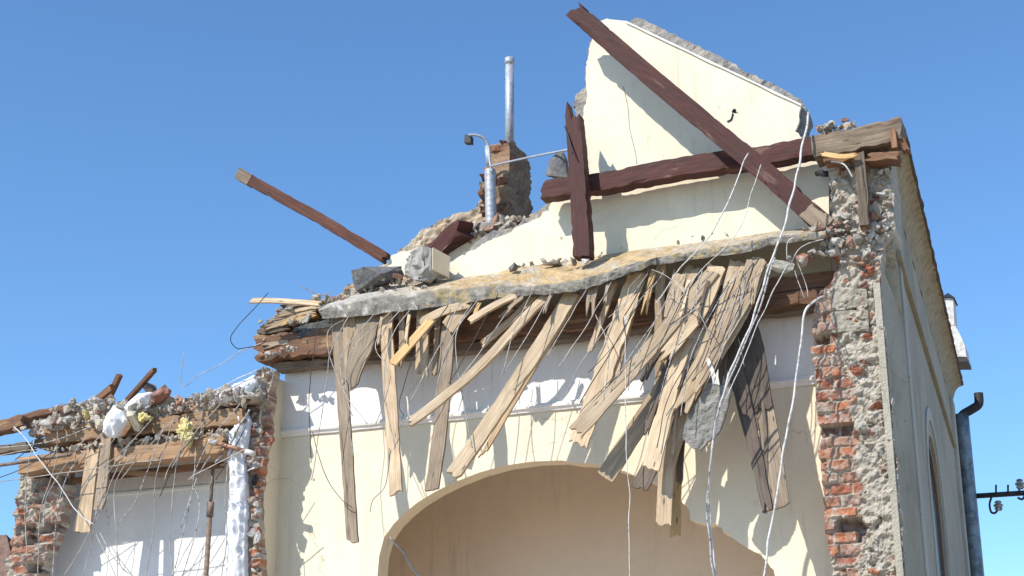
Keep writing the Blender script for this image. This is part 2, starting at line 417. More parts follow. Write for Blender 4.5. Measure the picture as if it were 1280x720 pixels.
def timber(name, pts, wpx, thick, mat, jag=(0.0, 0.0), roll=0, taper=1.0, seed=0, bow=0, across=5, wm=None, seg=.035, chip=.0, parent=None, edge_w=.0):
    """a sawn length of wood through the given points; wpx the face width at its first mark, thick in metres"""
    P = spline([W(*p) for p in pts], 8)
    # resample
    L = [0]
    for i in range(1, len(P)): L.append(L[-1]+(P[i]-P[i-1]).length)
    n = max(6, min(90, int(L[-1]/seg)))
    def at(s):
        s = max(0, min(L[-1], s))
        for i in range(1, len(L)):
            if L[i] >= s: return P[i-1].lerp(P[i], (s-L[i-1])/max(1e-9, L[i]-L[i-1]))
        return P[-1]
    w0 = wm if wm else wpx*m_per_px(P[0])
    V = []; UV = []; Fc = []
    ja = [random.uniform(0, 1)**1.5*jag[0] for _ in range(across+1)]; jb = [random.uniform(0, 1)**1.5*jag[1] for _ in range(across+1)]
    sl_a = random.uniform(-.25, .25)*w0; sl_b = random.uniform(-.25, .25)*w0
    rows = []
    for i in range(n+1):
        row = []
        for side in (0, 1):
            for k in range(across+1):
                v = k/across-.5
                s0 = ja[k]+sl_a*v; s1 = L[-1]-jb[k]-sl_b*v
                s = s0+(s1-s0)*i/n
                c = at(s); d = (at(s+.02)-at(s-.02)).normalized()
                wv = d.cross(Y_).normalized(); wv = Matrix.Rotation(roll, 3, d) @ wv
                nv = d.cross(wv).normalized()
                if nv.y > 0: nv = -nv
                tt = s/L[-1]; ww = w0*(1+(taper-1)*tt)
                ed = 1+edge_w*fbm(s*7, v*2+seed, seed*3.1)
                sgn = 1 if v > 0 else -1
                off = v*ww
                if abs(v) == .5 and chip: off -= sgn*max(0, fbm(s*9, sgn*3+seed, seed))*chip
                hh = thick*(.5 if side == 0 else -.5)
                rn = .0022*noise.noise(Vector((s*12, v*6+seed, side)))
                if chip and side == 0 and k in (0, across): hh -= max(0, noise.noise(Vector((s*6, k+seed, 4))))*chip*.8
                tw = bow*noise.noise(Vector((s*1.3, seed, 0)))
                p = c+wv*(off*ed)+nv*(hh+rn+tw)
                row.append(len(V)); V.append(p); UV.append((s+seed*3.7, v*ww+side*.3+seed))
        rows.append(row)
    A = across+1
    for i in range(n):
        a = rows[i]; b = rows[i+1]
        for k in range(across):
            Fc.append((a[k], a[k+1], b[k+1], b[k])); Fc.append((a[A+k], b[A+k], b[A+k+1], a[A+k+1]))
        Fc.append((a[0], b[0], b[A], a[A])); Fc.append((a[across], a[A+across], b[A+across], b[across]))
    for r in (rows[0], rows[-1]):
        for k in range(across): Fc.append((r[k], r[k+1], r[A+k+1], r[A+k]))
    return link_mesh(name, V, Fc, mat, parent, uvs=UV)

def chunk_geo(c, size, seed, sub=2, nz=.12, rot=None):
    rnd = random.Random(seed); bm = bmesh.new()
    for _ in range(14):
        v = Vector([rnd.uniform(-1, 1) for _ in range(3)])
        m_ = max(abs(v.x), abs(v.y), abs(v.z)); v = v/m_*rnd.uniform(.75, 1)
        bm.verts.new(v)
    bmesh.ops.convex_hull(bm, input=bm.verts)
    bmesh.ops.delete(bm, geom=[v for v in bm.verts if not v.link_faces], context='VERTS')
    bmesh.ops.triangulate(bm, faces=bm.faces)
    if sub: bmesh.ops.subdivide_edges(bm, edges=bm.edges, cuts=sub, use_grid_fill=True)
    R_ = Matrix.Rotation(rnd.uniform(0, 6.3), 3, Vector([rnd.uniform(-1, 1) for _ in range(3)]).normalized()) if rot is None else rot
    V = []
    for v in bm.verts:
        p = v.co.copy(); d = p.normalized()
        p += d*nz*noise.fractal(p*2.2+Vector((seed, 0, 0)), 1, 2, 4)
        p = Vector((p.x*size[0], p.y*size[1], p.z*size[2]))
        V.append(R_@p+c)
    bm.verts.index_update()
    Fc = [tuple(v.index for v in f.verts) for f in bm.faces]; bm.free()
    return V, Fc
def chunk(name, px, Y, size, seed, mat=None, col=(.5, .45, .4), sub=3, nz=.14, col2=None, rot=None):
    c = W(px[0], px[1], Y); V, Fc = chunk_geo(c, size, seed, sub, nz, rot)
    cols = []
    for v in V:
        t = .5+.5*fbm(v.x*9, v.y*9, v.z*9+seed)
        cc = col
        if col2 and fbm(v.x*6, v.y*6, v.z*6+seed*2) > .05: cc = col2
        cols.append(tuple(x*(.75+.5*t) for x in cc))
    return link_mesh(name, V, Fc, mat or M['chunk'], cols=cols)
def debris(name, spots, seed, cols, label, cat='rubble'):
    """many small bits in one heap: spots = (px, py, Y, spread m, count, size)"""
    rnd = random.Random(seed); V = []; Fc = []; C = []
    for (px, py, Y, spr, n, sz) in spots:
        c0 = W(px, py, Y)
        for i in range(n):
            c = c0+Vector((rnd.uniform(-1.6, 1.6)*spr[0], rnd.uniform(-1.4, 1.4)*spr[1], max(-1.5, min(1.1, rnd.gauss(0, 1)))*spr[2]))
            s = sz*min(2.2, rnd.lognormvariate(-.25, .55))
            v, f = chunk_geo(c, (s, s*rnd.uniform(.5, 1), s*rnd.uniform(.3, .8)), rnd.randint(0, 99999), 0 if s < .03 else 1, .25)
            o = len(V); V += v; Fc += [tuple(j+o for j in x) for x in f]
            cc = rnd.choice(cols); k = rnd.uniform(.7, 1.15); C += [tuple(x*k for x in cc)]*len(v)
    o = link_mesh(name, V, Fc, M['chunk'], cols=C); tag(o, label, cat, kind='stuff'); return o

# ================================================================= SETTING
WALL = 10.0; FRONT = 9.66; G = 0.0
g = link_mesh('ground', [(-300, -100, 0), (300, -100, 0), (300, 400, 0), (-300, 400, 0)], [(0, 1, 2, 3)], M['ground']); g['kind'] = 'structure'

house = empty('ruined_house', (-3.5, 10.0, 0))
tag(house, 'half demolished plastered brick house with torn open rooms, arch and gable', 'house')
def hp(o): return reparent(o, house)
def wxz(pts): return XZ(pts, WALL)

# --- arch wall (cream), broken opening, to the ground
cor = wxz([(345, 546), (1050, 471)])
xl, xr = cor[0][0]-.05, cor[1][0]+.35
zc = 0.5*(cor[0][1]+cor[1][1])
left_x = wxz([(350, 600)])[0][0]
arch_px = [(470, 760), (472, 718), (474, 695), (480, 672), (492, 655), (506, 641), (522, 628), (545, 614), (570, 602), (598, 591), (630, 582), (665, 577), (700, 575.5), (748, 581), (790, 593), (822, 606), (847, 620), (861, 636), (863, 650), (883, 656), (892, 654), (902, 660), (905, 667), (911, 666), (919, 675), (936, 686), (951, 692), (958, 701), (967, 712), (975, 740)]
arch = wxz(arch_px)
arch = arch[:12]+rag(arch[12:], .008, .02, 3, closed=False)+[arch[-1]]
outer = [(left_x, G), (arch[0][0], G)]+arch+[(arch[-1][0]+.05, G), (xr, G), (xr, zc), (left_x, zc)]
hp(slabY('arch_wall', outer, WALL, .16, M['cream']))
# frieze (white) above
fr_top = max(p[1] for p in wxz([(360, 400), (1040, 320)]))
hp(slabY('wall_frieze', [(left_x, zc), (xr, zc), (xr, fr_top), (left_x, fr_top)], WALL-.004, .165, M['white']))
# moulding
V = []; Fc = []
prof = [(0, -.04), (.012, -.036), (.016, -.02), (.03, -.012), (.034, .004), (.02, .012), (.022, .022), (.0, .03)]
nseg = 120
for i in range(nseg+1):
    x = left_x+(xr-left_x)*i/nseg
    for (dy, dz) in prof:
        V.append((x, WALL-.005-dy*(1+.12*noise.noise(Vector((x*7, dz*30, 0)))), zc+.012+dz+.003*noise.noise(Vector((x*9, dz*5, 3)))))
k = len(prof)
for i in range(nseg):
    for j in range(k-1): Fc.append((i*k+j, i*k+j+1, (i+1)*k+j+1, (i+1)*k+j))
hp(link_mesh('cornice', V, Fc, M['white']))

# --- dark room behind the arch: back wall, ceiling, sides
def box(name, lo, hi, mat, parent=None):
    x0, y0, z0 = lo; x1, y1, z1 = hi
    v = [(x0, y0, z0), (x1, y0, z0), (x1, y1, z0), (x0, y1, z0), (x0, y0, z1), (x1, y0, z1), (x1, y1, z1), (x0, y1, z1)]
    return link_mesh(name, v, [(0, 1, 2, 3), (4, 5, 6, 7), (0, 1, 5, 4), (1, 2, 6, 5), (2, 3, 7, 6), (3, 0, 4, 7)], mat, parent)
zceil = fr_top-.1
hp(box('inner_room_wall', (left_x, 11.4, 0), (-1.60, 11.5, zceil), M['inner']))
hp(box('inner_room_wall', (left_x-.1, WALL+.165, 0), (left_x, 11.9, zceil), M['inner']))
hp(box('inner_room_ceiling', (left_x, WALL+.17, zceil-.28), (-1.68, 11.4, zceil-.2), M['white']))

# --- gable
gab_px = [(562, 356), (563, 328), (582, 320), (603, 306), (618, 298), (640, 291), (655, 281), (675, 273), (687, 264), (692, 250), (700, 232), (727, 222), (735, 190), (730, 150), (735, 120), (733, 95), (737, 62), (741, 45), (751, 27), (763, 25), (783, 27), (1002, 131), (999, 146), (994, 165), (1005, 178), (1028, 198), (1036, 204), (1037, 300), (1040, 345)]
gab = wxz(gab_px)
edge_r = set(range(1, 19)) | {21, 22, 23, 24}
g1 = rag(gab, .012, .022, 11, rng=edge_r)
hp(slabY('gable_plaster', rag(XZ([(556, 330), (562, 318), (566, 300), (585, 295), (600, 292), (604, 306), (584, 322), (566, 334)], WALL+.16), .006, .03, 31), WALL+.15, .03, M['cream']))
hp(slabY('gable_plaster', g1, WALL-.012, .03, M['gable']))
core_px = [(565, 352), (566, 335), (580, 314), (596, 300), (612, 290), (640, 284), (652, 272), (672, 262), (684, 252), (688, 235), (690, 222), (716, 216), (727, 190), (721, 150), (716, 130), (722, 115), (730, 108), (731, 92), (734, 60), (738, 48), (750, 32), (766, 27), (786, 26), (793, 21), (830, 36), (880, 62), (940, 92), (1000, 122), (1006, 132), (1005, 150), (1000, 168), (1012, 182), (1032, 196), (1045, 204), (1045, 345)]
core = XZ(core_px, WALL+.02)
core = rag(core, .016, .03, 5)
GC = [(.40, .37, .33), (.34, .32, .30), (.48, .43, .36), (.28, .26, .25)]
hp(rough('gable_masonry', core, stonefn(3, GC, .012, 11, .008), .2, M['masonry'], res=.02, place=atY(WALL+.035)))
# thin white verge line along the sloping top
vp = [W(783, 27, WALL-.012), W(1002, 131, WALL-.012)]
V = []; Fc = []
n_ = 40
for i in range(n_+1):
    p = vp[0].lerp(vp[1], i/n_)
    w = .016*(1+.3*noise.noise(p*8))
    V += [p+Vector((0, -.016, 0)), p+Vector((0, -.016, -w)), p+Vector((0, .03, -w)), p+Vector((0, .03, .004))]
for i in range(n_):
    for j in range(4): Fc.append((i*4+j, i*4+(j+1) % 4, (i+1)*4+(j+1) % 4, (i+1)*4+j))
hp(link_mesh('verge_strip', V, Fc, M['white']))
# hole and cable chase on the gable: recess shade put in as near-black solids
hp(chunk('wall_socket_hole', (916, 140), WALL-.012, (.028, .01, .028), 4, M['void'], sub=2))
tube('chase', S((916, 142, WALL-.016), (914, 149, WALL-.016), (909, 152, WALL-.016)), .006, M['void'])
hp(bpy.context.scene.objects['chase']); bpy.context.scene.objects['chase'].name = 'cable_chase'
hp(tube('plaster_crack', S((779, 108, WALL-.013), (785, 135, WALL-.013), (787, 160, WALL-.013), (794, 190, WALL-.013), (796, 205, WALL-.013)), .0028, M['wire'], sides=5))

# --- far masonry slope left of the gable
fs_px = [(395, 395), (425, 368), (446, 352), (468, 338), (500, 312), (515, 300), (528, 286), (555, 274), (575, 266), (592, 262), (600, 245), (610, 240), (640, 262), (660, 285), (660, 380), (395, 400)]
fs = rag(XZ(fs_px, 10.9), .03, .05, 21)
FC = [(.60, .48, .34), (.55, .43, .31), (.64, .53, .39), (.50, .36, .25)]
hp(rough('rear_wall_stub', fs, stonefn(9, FC, .03, 9, .02), .3, M['masonry'], res=.024, place=atY(10.9)))

# --- chimney: brick front, plastered right side
c0 = W(604, 300, 10.6); c1 = W(636, 300, 10.6); ztop = W(628, 176, 10.6).z; zb = c0.z-.6
ch_poly = [(c0.x-.02, zb), (c1.x, zb), (c1.x+.0, ztop-.08), (c1.x-.02, ztop-.01), (c1.x-.07, ztop), (c1.x-.13, ztop-.04), (c0.x+.05, ztop-.02), (c0.x+.02, ztop-.10), (c0.x-.01, ztop-.25), (c0.x-.03, ztop-.5)]
CHB = [(.44, .20, .10), (.46, .28, .16), (.38, .17, .09), (.50, .36, .23), (.32, .15, .09)]
def chfn(a, z):
    rh = .075; row = floor((z+.012*noise.noise(Vector((a*5, z*5, 1))))/rh); fz = z/rh-row; w = .16*(.7+.7*hsh(row, 3)); col = floor((a+.3*hsh(row, 9))/w)
    fa = (a+.3*hsh(row, 9))/w-col; q_ = hsh(row, col, 2)
    t = .5+.5*fbm(a*20, z*20, 2); c = CHB[int(q_*4.99)]
    e = min(fz*rh, (1-fz)*rh, fa*w, (1-fa)*w)
    h = .10*(q_-.5)+.03*fbm(a*12, z*12, 3)+(fz-.5)*.04
    if e < .012: h -= .05; c = (.20, .16, .12)
    return h, tuple(x*(.6+.7*t) for x in c)
chimney = hp(rough('chimney', rag(ch_poly, .02, .03, 8), chfn, .12, M['masonry'], res=.014, place=atY(10.6)))
def hpart(o, par):
    bpy.context.view_layer.update(); o.parent = par; o.matrix_parent_inverse = par.matrix_world.inverted(); return o
def on_x(px, py, X):
    r = ray(px, py); p = CAM+r*(X/r.x); return (p.y, p.z)
side_poly = [on_x(636, 300, c1.x)]+[on_x(663.5, 300, c1.x), on_x(664, 240, c1.x), on_x(663, 204, c1.x), on_x(656, 190, c1.x), on_x(648, 184, c1.x), on_x(640, 177, c1.x), on_x(636, 178, c1.x)]
side_poly[0] = (10.58, zb); side_poly[1] = (side_poly[2][0], zb)
CHS = [(.36, .22, .13), (.40, .26, .16), (.32, .18, .11)]
s_ = rough('chimney_flank', rag(side_poly, .012, .03, 18), stonefn(14, CHS, .012, 10, .02), .18, M['masonry'], res=.02, place=lambda a, z, h: Vector((c1.x+h, a, z)))
hpart(s_, chimney)
f1 = tube('flue_pipe', S((637, 190, 10.85), (637, 76, 10.85)), .038, M['galv'], sides=20, k=2); hpart(f1, chimney)
f1c = tube('flue_cap', S((637, 81, 10.85), (637, 73, 10.85)), .042, M['galv'], sides=20, k=2); hpart(f1c, chimney)
pts = S((614, 290, 10.45), (612.5, 213, 10.45)); V = []; Fc = []
for i in range(61):
    p = pts[0].lerp(pts[1], i/60); r = .045*(1.03 if i % 5 == 0 else 1.0)
    for k_ in range(20): a = 2*pi*k_/20; V.append(p+Vector((cos(a)*r, sin(a)*r, 0)))
for i in range(60):
    for k_ in range(20): Fc.append((i*20+k_, i*20+(k_+1) % 20, (i+1)*20+(k_+1) % 20, (i+1)*20+k_))
Fc.append(tuple(range(1200, 1220)))
f2 = link_mesh('flue_pipe', V, Fc, M['galv'], smooth=True); hpart(f2, chimney)

# --- right brick pier, end-on
pr_px = [(1045, 760), (1040, 720), (1035, 680), (1031, 640), (1026, 590), (1023, 540), (1020, 500), (1019, 460), (1013, 425), (1015, 395), (1022, 372), (1040, 350), (1046, 330), (1036, 312), (1042, 290), (1040, 250), (1036, 215), (1037, 200), (1060, 192), (1112, 188), (1117, 230), (1118, 290), (1104, 306), (1101, 330), (1103, 380), (1108, 430), (1112, 480), (1119, 560), (1125, 620), (1133, 720), (1137, 760)]
pr = XZ(pr_px, FRONT)
pr[0] = (pr[0][0], G); pr[-1] = (pr[-1][0], G)
pr = [pr[0]]+rag(pr[1:-1], .012, .03, 2, closed=False)+[pr[-2], pr[-1]]
xa = XZ([(1060, 480)], FRONT)[0][0]
def cover_r(a, z):
    up = W(1060, 300, FRONT).z
    return min(.75, max(-.05, (a-xa+.06)*7))+(.12 if z > up else 0)
def dark_r(a, z, c): return c
hp(rough('brick_pier', pr, brickfn(5, .15, .03, cover_r, amp=.03), .3, M['masonry'], res=.0115, place=atY(FRONT)))

# two square tuff blocks let into the pier
for (x0, y0, x1, y1, s) in ((1038, 361, 1084, 386, 3), (1040, 388, 1086, 416, 4)):
    p = XZ([(x0, y1), (x1, y1-3), (x1-1, y0), (x0-1, y0+2)], FRONT-.02)
    hp(rough('stone_block', rag(p, .006, .02, s), stonefn(s, [(.40, .36, .28), (.44, .40, .32)], .01, 8, .012), .05, M['masonry'], res=.012, place=atY(FRONT-.022)))

# --- long side wall running back from the pier
SA = radians(22.5-18.8)
sdir = Vector((-sin(SA), cos(SA), 0)); snor = Vector((cos(SA), sin(SA), 0))
A00 = W(1107, 430, FRONT); A0 = A00+snor*.10
def SW(x, y, off=0):                      # point of the side wall plane -> (s, z)
    r = ray(x, y); o = A0+snor*off; t = (o-CAM).dot(snor)/r.dot(snor); p = CAM+r*t
    return ((p-A0).dot(sdir), p.z)
far_s = 7.1
zt0 = SW(1117, 205)[1]
wA = Vector((A0.x, A0.y, 0))
zt = 5.9
broke = [SW(1102, 330), SW(1103, 306)]
win = [SW(*q) for q in ((1173, 722), (1169, 680), (1164, 620), (1160, 571), (1166, 576), (1172, 592), (1176, 620), (1180, 670), (1185, 722))]
zw0 = win[0][1]-.5
win_l = [(p[0], p[1]) for p in win]
s0, s1 = 1.8, 3.2
ztw = 4.42; zs = 2.2
def arched(g_): return [(s0-g_, zs-g_), (s1+g_, zs-g_), (s1+g_, ztw-.55)]+[(.5*(s0+s1)+(.5*(s1-s0)+g_)*cos(t), ztw-.55+(.55+g_)*sin(t)) for t in [i*pi/14 for i in range(1, 14)]]+[(s0-g_, ztw-.55)]
winp = arched(0)
uz = SW(1113, 300)[1]
outer = [(.30, G), (far_s, G), (far_s, zt), (.05, zt), (.04, uz+.3), (.07, uz+.05), (.16, uz-.05), (.22, uz-.3), (.30, uz-.4)]
outer = rag(outer, .01, .04, 6, rng={3, 4, 5, 6, 7})
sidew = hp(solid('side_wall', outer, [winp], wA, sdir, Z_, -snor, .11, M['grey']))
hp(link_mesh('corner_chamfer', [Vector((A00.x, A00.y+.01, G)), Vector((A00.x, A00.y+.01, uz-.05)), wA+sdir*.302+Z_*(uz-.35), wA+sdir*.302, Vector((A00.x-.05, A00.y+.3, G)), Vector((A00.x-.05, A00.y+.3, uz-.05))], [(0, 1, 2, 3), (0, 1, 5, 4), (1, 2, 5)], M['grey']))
hp(box('inner_room_wall', (-1.68, WALL+.17, 0), (-1.60, 11.9, zceil), M['inner']))
# pale flat bands on the render
def band(name, pts_px, mat, off, t=.02, par=None):
    o = solid(name, [SW(*q) for q in pts_px], [], wA+snor*off, sdir, Z_, -snor, t, mat); return hpart(o, sidew)
sb = SW(1120, 330)[0]; sb2 = SW(1125, 330)[0]
def vband(name, sa, sb_, z0, z1, mat, off):
    return hpart(solid(name, [(sa, z0), (sb_, z0), (sb_, z1), (sa, z1)], [], wA+snor*off, sdir, Z_, -snor, off-.001, mat), sidew)
q0 = SW(1133, 600)[0]; q1 = SW(1139, 600)[0]
vband('render_band', .36, .56, G+.4, zt-.12, M['strip_blue'], .012)
hpart(solid('window_surround', arched(.22), [arched(.12)], wA+snor*.012, sdir, Z_, -snor, .011, M['strip_blue']), sidew)
vband('corner_quoin', far_s-.5, far_s-.01, G+.4, zt-.12, M['strip_blue'], .03)
# ochre string running along, as a slim board fixed to the wall
a_ = SW(1120, 318); b_ = SW(1191, 557)
pa = wA+sdir*a_[0]+Z_*a_[1]+snor*.02; pb = wA+sdir*b_[0]+Z_*b_[1]+snor*.02
V = []; Fc = []
for p in (pa, pb):
    for (dn, dz) in ((0, -.025), (.03, -.025), (.03, .025), (0, .025)): V.append(p+snor*(dn-.018)+Z_*dz)
Fc = [(0, 1, 5, 4), (1, 2, 6, 5), (2, 3, 7, 6), (3, 0, 4, 7), (0, 1, 2, 3), (4, 5, 6, 7)]
hpart(link_mesh('string_course', V, Fc, M['strip_ochre']), sidew)
# front corner strip: clean plaster thickness, lit
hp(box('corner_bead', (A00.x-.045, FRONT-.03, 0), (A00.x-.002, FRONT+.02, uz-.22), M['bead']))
# window inside the opening
wf = hpart(solid('window_frame', winp, [arched(-.07)], wA-snor*.025, sdir, Z_, -snor, .04, M['winframe']), sidew)
hpart(solid('pane', winp, [], wA-snor*.045, sdir, Z_, -snor, .02, M['glass']), wf)

# cove and roof edge above the side wall
ztc = SW(1122, 215)[1]
over = .0
V = []; Fc = []
ze = zt; ncv = 7; ns = 60
def z_line(px0, py0, px1, py1, off):
    return SW(px0, py0, off), SW(px1, py1, off)
OV = .24
OV = .12
zlow = 5.74; zedge = 6.02
for i in range(ns+1):
    s = .05+(far_s+.1-.05)*i/ns
    for j in range(ncv+1):
        t = j/ncv; dn = OV*(1-cos(t*pi/2)); dz = (zedge-zlow)*sin(t*pi/2)
        jn = .012*noise.noise(Vector((s*4, t*4, 2)))
        V.append(wA+sdir*s+snor*(dn+jn+.002)+Z_*(zlow+dz+jn))
for i in range(ns):
    for j in range(ncv): a = i*(ncv+1)+j; Fc.append((a, a+1, a+ncv+2, a+ncv+1))
cove = hp(link_mesh('eave_cove', V, Fc, M['cove'], smooth=True))
# roof edge slab with ragged tiles
V = []; Fc = []
for i in range(ns*2+1):
    s = .12+(far_s+.0)*i/(ns*2)
    j1 = .012*noise.noise(Vector((s*6, 0, 7)))+.004*noise.noise(Vector((s*31, 0, 7)))
    for dn, dz in ((-.10, .02), (OV-.01, .0), (OV+.02+j1, .01), (OV+.02+j1, .04), (-.10, .09)):
        V.append(wA+sdir*s+snor*dn+Z_*(zedge+dz))
for i in range(ns*2):
    for j in range(5): Fc.append((i*5+j, i*5+(j+1) % 5, (i+1)*5+(j+1) % 5, (i+1)*5+j))
Fc += [tuple(range(5)), tuple(ns*2*5+q for q in range(5))]
hp(link_mesh('roof_edge', V, Fc, M['tile']))
# drainpipe at the far corner
dp = [wA+sdir*(far_s+.02)+snor*.09+Z_*5.68]
sD = dp[0].copy(); tops = dp[0]; base = Vector((tops.x, tops.y, 0))
V1, F1 = tube_geo([base+Z_*(tops.z*i/24) for i in range(25)], .075, 14)
dpipe = hp(link_mesh('drainpipe', V1, F1, M['zinc'], smooth=True))
q = tops
elb = [q+Vector((0, 0, -.04)), q+Vector((.02, 0, .0)), q+Vector((.12, 0, .05)), q+Vector((.19, 0, .10)), q+Vector((.20, 0, .22))]
hpart(tube('pipe_elbow', elb, .05, M['dark'], sides=12), dpipe)

# white stack seen past the roof edge (sheet-metal clad)
def prism(name, rings, mat):
    V = []; Fc = []; k = len(rings[0])
    for r in rings: V += r
    for i in range(len(rings)-1):
        for j in range(k): Fc.append((i*k+j, i*k+(j+1) % k, (i+1)*k+(j+1) % k, (i+1)*k+j))
    Fc += [tuple(range(k)), tuple((len(rings)-1)*k+j for j in range(k))]
    return link_mesh(name, V, Fc, mat)
YC = A0.y+far_s+.1
def ring(xl_, xr_, y, YY, d=.35):
    a = W(xl_, y, YY); b = W(xr_, y, YY); return [a, b, b+Vector((0, d, 0)), a+Vector((0, d, 0))]
st = empty('roof_ventilator', W(1190, 470, YC)); tag(st, 'white sheet metal ventilator with dark cap beyond the eave of the side wall', 'ventilator')
def rp(o, p): return reparent(o, p)
rp(prism('lower_hood', [ring(1178, 1208, 446, YC), ring(1176, 1206, 432, YC), ring(1176, 1200, 418, YC), ring(1176, 1194, 407, YC)], M['whitepaint']), st)
rp(prism('hood_rim', [ring(1180, 1209.5, 452, YC-.01, .37), ring(1178, 1209, 447, YC-.01, .37)], M['dark']), st)
rp(prism('shaft', [ring(1178, 1193, 406, YC+.03, .28), ring(1178, 1191, 371, YC+.03, .28)], M['whitepaint']), st)
a = W(1176, 371.5, YC); b = W(1193, 371.5, YC); t_ = W(1185, 366, YC+.15)
rp(link_mesh('cap', [a, b, b+Vector((0, .34, 0)), a+Vector((0, .34, 0)), t_], [(0, 1, 2, 3), (0, 1, 4), (1, 2, 4), (2, 3, 4), (3, 0, 4)], M['dark']), st)

ev = wA+sdir*(far_s-.3)+snor*(OV-.04)+Z_*(zedge+.02); hb = W(1184, 450, YC+.1)
rp(tube('mounting_bar', [ev, ev.lerp(hb, .5), hb], .03, M['dark'], sides=8, k=2), st)
# bracket with insulators
YB = A0.y+far_s+.05
br = empty('insulator_bracket', W(1213, 620, YB)); tag(br, 'black iron bracket with small insulators on the far corner beside the drainpipe', 'bracket')
bar = S((1205, 621, YB), (1300, 615, YB)); rp(tube('bar', bar, .028, M['dark'], sides=6, k=2), br)
for (x, up) in ((1245, 1), (1260, 1), (1274, 1), (1292, 1)):
    rp(tube('pin', S((x, 619, YB-.03), (x, 606, YB-.03)), .011, M['dark'], k=2), br)
def insul(x, y):
    c = W(x, y, YB-.03); V = []; Fc = []; prof = [(.0, .06), (.025, .06), (.04, .045), (.025, .03), (.05, .02), (.05, .0), (.03, -.01), (.045, -.02), (.03, -.045), (0, -.045)]
    for (r, z) in prof:
        for k_ in range(12): a = 2*pi*k_/12; V.append(c+Vector((cos(a)*r, sin(a)*r, z)))
    for i in range(len(prof)-1):
        for k_ in range(12): Fc.append((i*12+k_, i*12+(k_+1) % 12, (i+1)*12+(k_+1) % 12, (i+1)*12+k_))
    rp(link_mesh('insulator', V, Fc, M['cablegrey'], smooth=True), br)
insul(1275, 606); insul(1248, 633)
rp(tube('hook', S((1240, 620, YB-.03), (1237, 630, YB-.03), (1239, 640, YB-.03), (1244, 641, YB-.03), (1248, 636, YB-.03)), .012, M['dark']), br)
rp(tube('hook', S((1282, 617, YB-.03), (1278, 624, YB-.03), (1272, 622, YB-.03)), .012, M['dark']), br)

# --- middle pier (left edge of the main room) and its plastered return
pm_px = [(300, 760), (308, 720), (314, 690), (309, 668), (315, 640), (309, 612), (316, 590), (308, 560), (313, 530), (306, 510), (312, 490), (318, 468), (330, 460), (342, 462), (339, 500), (334, 520), (337, 548), (330, 562), (327, 590), (321, 620), (323, 650), (326, 690), (328, 720), (328, 760)]
pm = XZ(pm_px, FRONT); pm[0] = (pm[0][0], G); pm[-1] = (pm[-1][0], G)
pm = [pm[0]]+rag(pm[1:-1], .02, .025, 9, closed=False)+[pm[-2], pm[-1]]
hp(rough('brick_pier', pm, brickfn(8, .125, .05, lambda a, z: .12, amp=.045), .08, M['masonry'], res=.0125, place=atY(FRONT)))
rx = left_x
ztop_m = XZ([(340, 462)], FRONT)[0][1]
# olive return: plane x = rx, from front ragged edge to the wall
ret = [(WALL, G), (WALL, ztop_m), (FRONT+.02, ztop_m), (FRONT+.04, ztop_m-.5), (FRONT+.10, ztop_m-.8), (FRONT+.14, ztop_m-1.1), (FRONT+.04, ztop_m-1.4), (FRONT+.04, G)]
ret = rag(ret, .02, .04, 14, rng={2, 3, 4, 5, 6})
hp(solid('pier_return', ret, [], Vector((rx-.02, 0, 0)), Y_, Z_, X_, .02, M['cream']))
hp(box('pier_core', (rx-.16, FRONT+.1, 0), (rx-.021, WALL, ztop_m), M['grey']))

# --- left room: white wall, pillar
lw_top = XZ([(100, 575)], WALL)[0][1]
lx0 = wxz([(50, 700)])[0][0]; lx1 = rx-.05
hp(slabY('left_room_wall', rag([(lx0-.25, G), (lx1, G), (lx1, lw_top), (lx0+.25, lw_top), (lx0+.05, lw_top-.6), (lx0-.1, lw_top-1.0), (lx0-.2, lw_top-1.6)], .02, .05, 4, rng={3, 4, 5}), WALL, .2, M['white']))
lc = 0.5*(wxz([(85, 622)])[0][1]+wxz([(280, 606)])[0][1])
V = []; Fc = []
for i in range(61):
    x = lx0+.1+(lx1-lx0-.1)*i/60; nz_ = .006*noise.noise(Vector((x*6, 1, 1)))
    for (dy, dz) in ((0, -.02), (.018, -.012), (.018, .006), (.006, .014+nz_), (0, .02+nz_)): V.append((x, WALL-.001-dy, lc+dz))
for i in range(60):
    for j in range(4): Fc.append((i*5+j, i*5+j+1, (i+1)*5+j+1, (i+1)*5+j))
hp(link_mesh('cornice', V, Fc, M['white']))
pl_px = [(2, 760), (10, 715), (12, 680), (17, 655), (19, 630), (25, 610), (27, 585), (80, 575), (82, 600), (80, 630), (76, 650), (68, 672), (60, 690), (52, 705), (50, 720), (44, 760)]
pl = XZ(pl_px, FRONT); pl[0] = (pl[0][0], G); pl[-1] = (pl[-1][0], G)
pl = [pl[0]]+rag(pl[1:-1], .02, .03, 19, closed=False)+[pl[-2], pl[-1]]
hp(rough('brick_pillar', pl, brickfn(18, .14, .035, lambda a, z: .12, amp=.035), .12, M['masonry'], res=.013, place=atY(FRONT)))
# distant tiled roof low on the far left
dr = empty('distant_house', W(-30, 700, 34.0)); 
a = W(-60, 676, 34); b = W(8, 668, 34); c = W(-60, 760, 33); d = W(30, 760, 33)
rp(link_mesh('roof', [a, b, d, c, a+Vector((0, 4, -2)), b+Vector((0, 4, -2))], [(0, 1, 2, 3), (0, 1, 5, 4)], simple('red_tiles', (.20, .12, .09), .9, 0, .5, 6, .03)), dr)
rp(box('wall', (c.x, 33.2, 0), (d.x-.3, 37, c.z), M['grey']), dr)
tag(dr, 'distant house with red tiled roof peeping past the far left brick pillar', 'house')

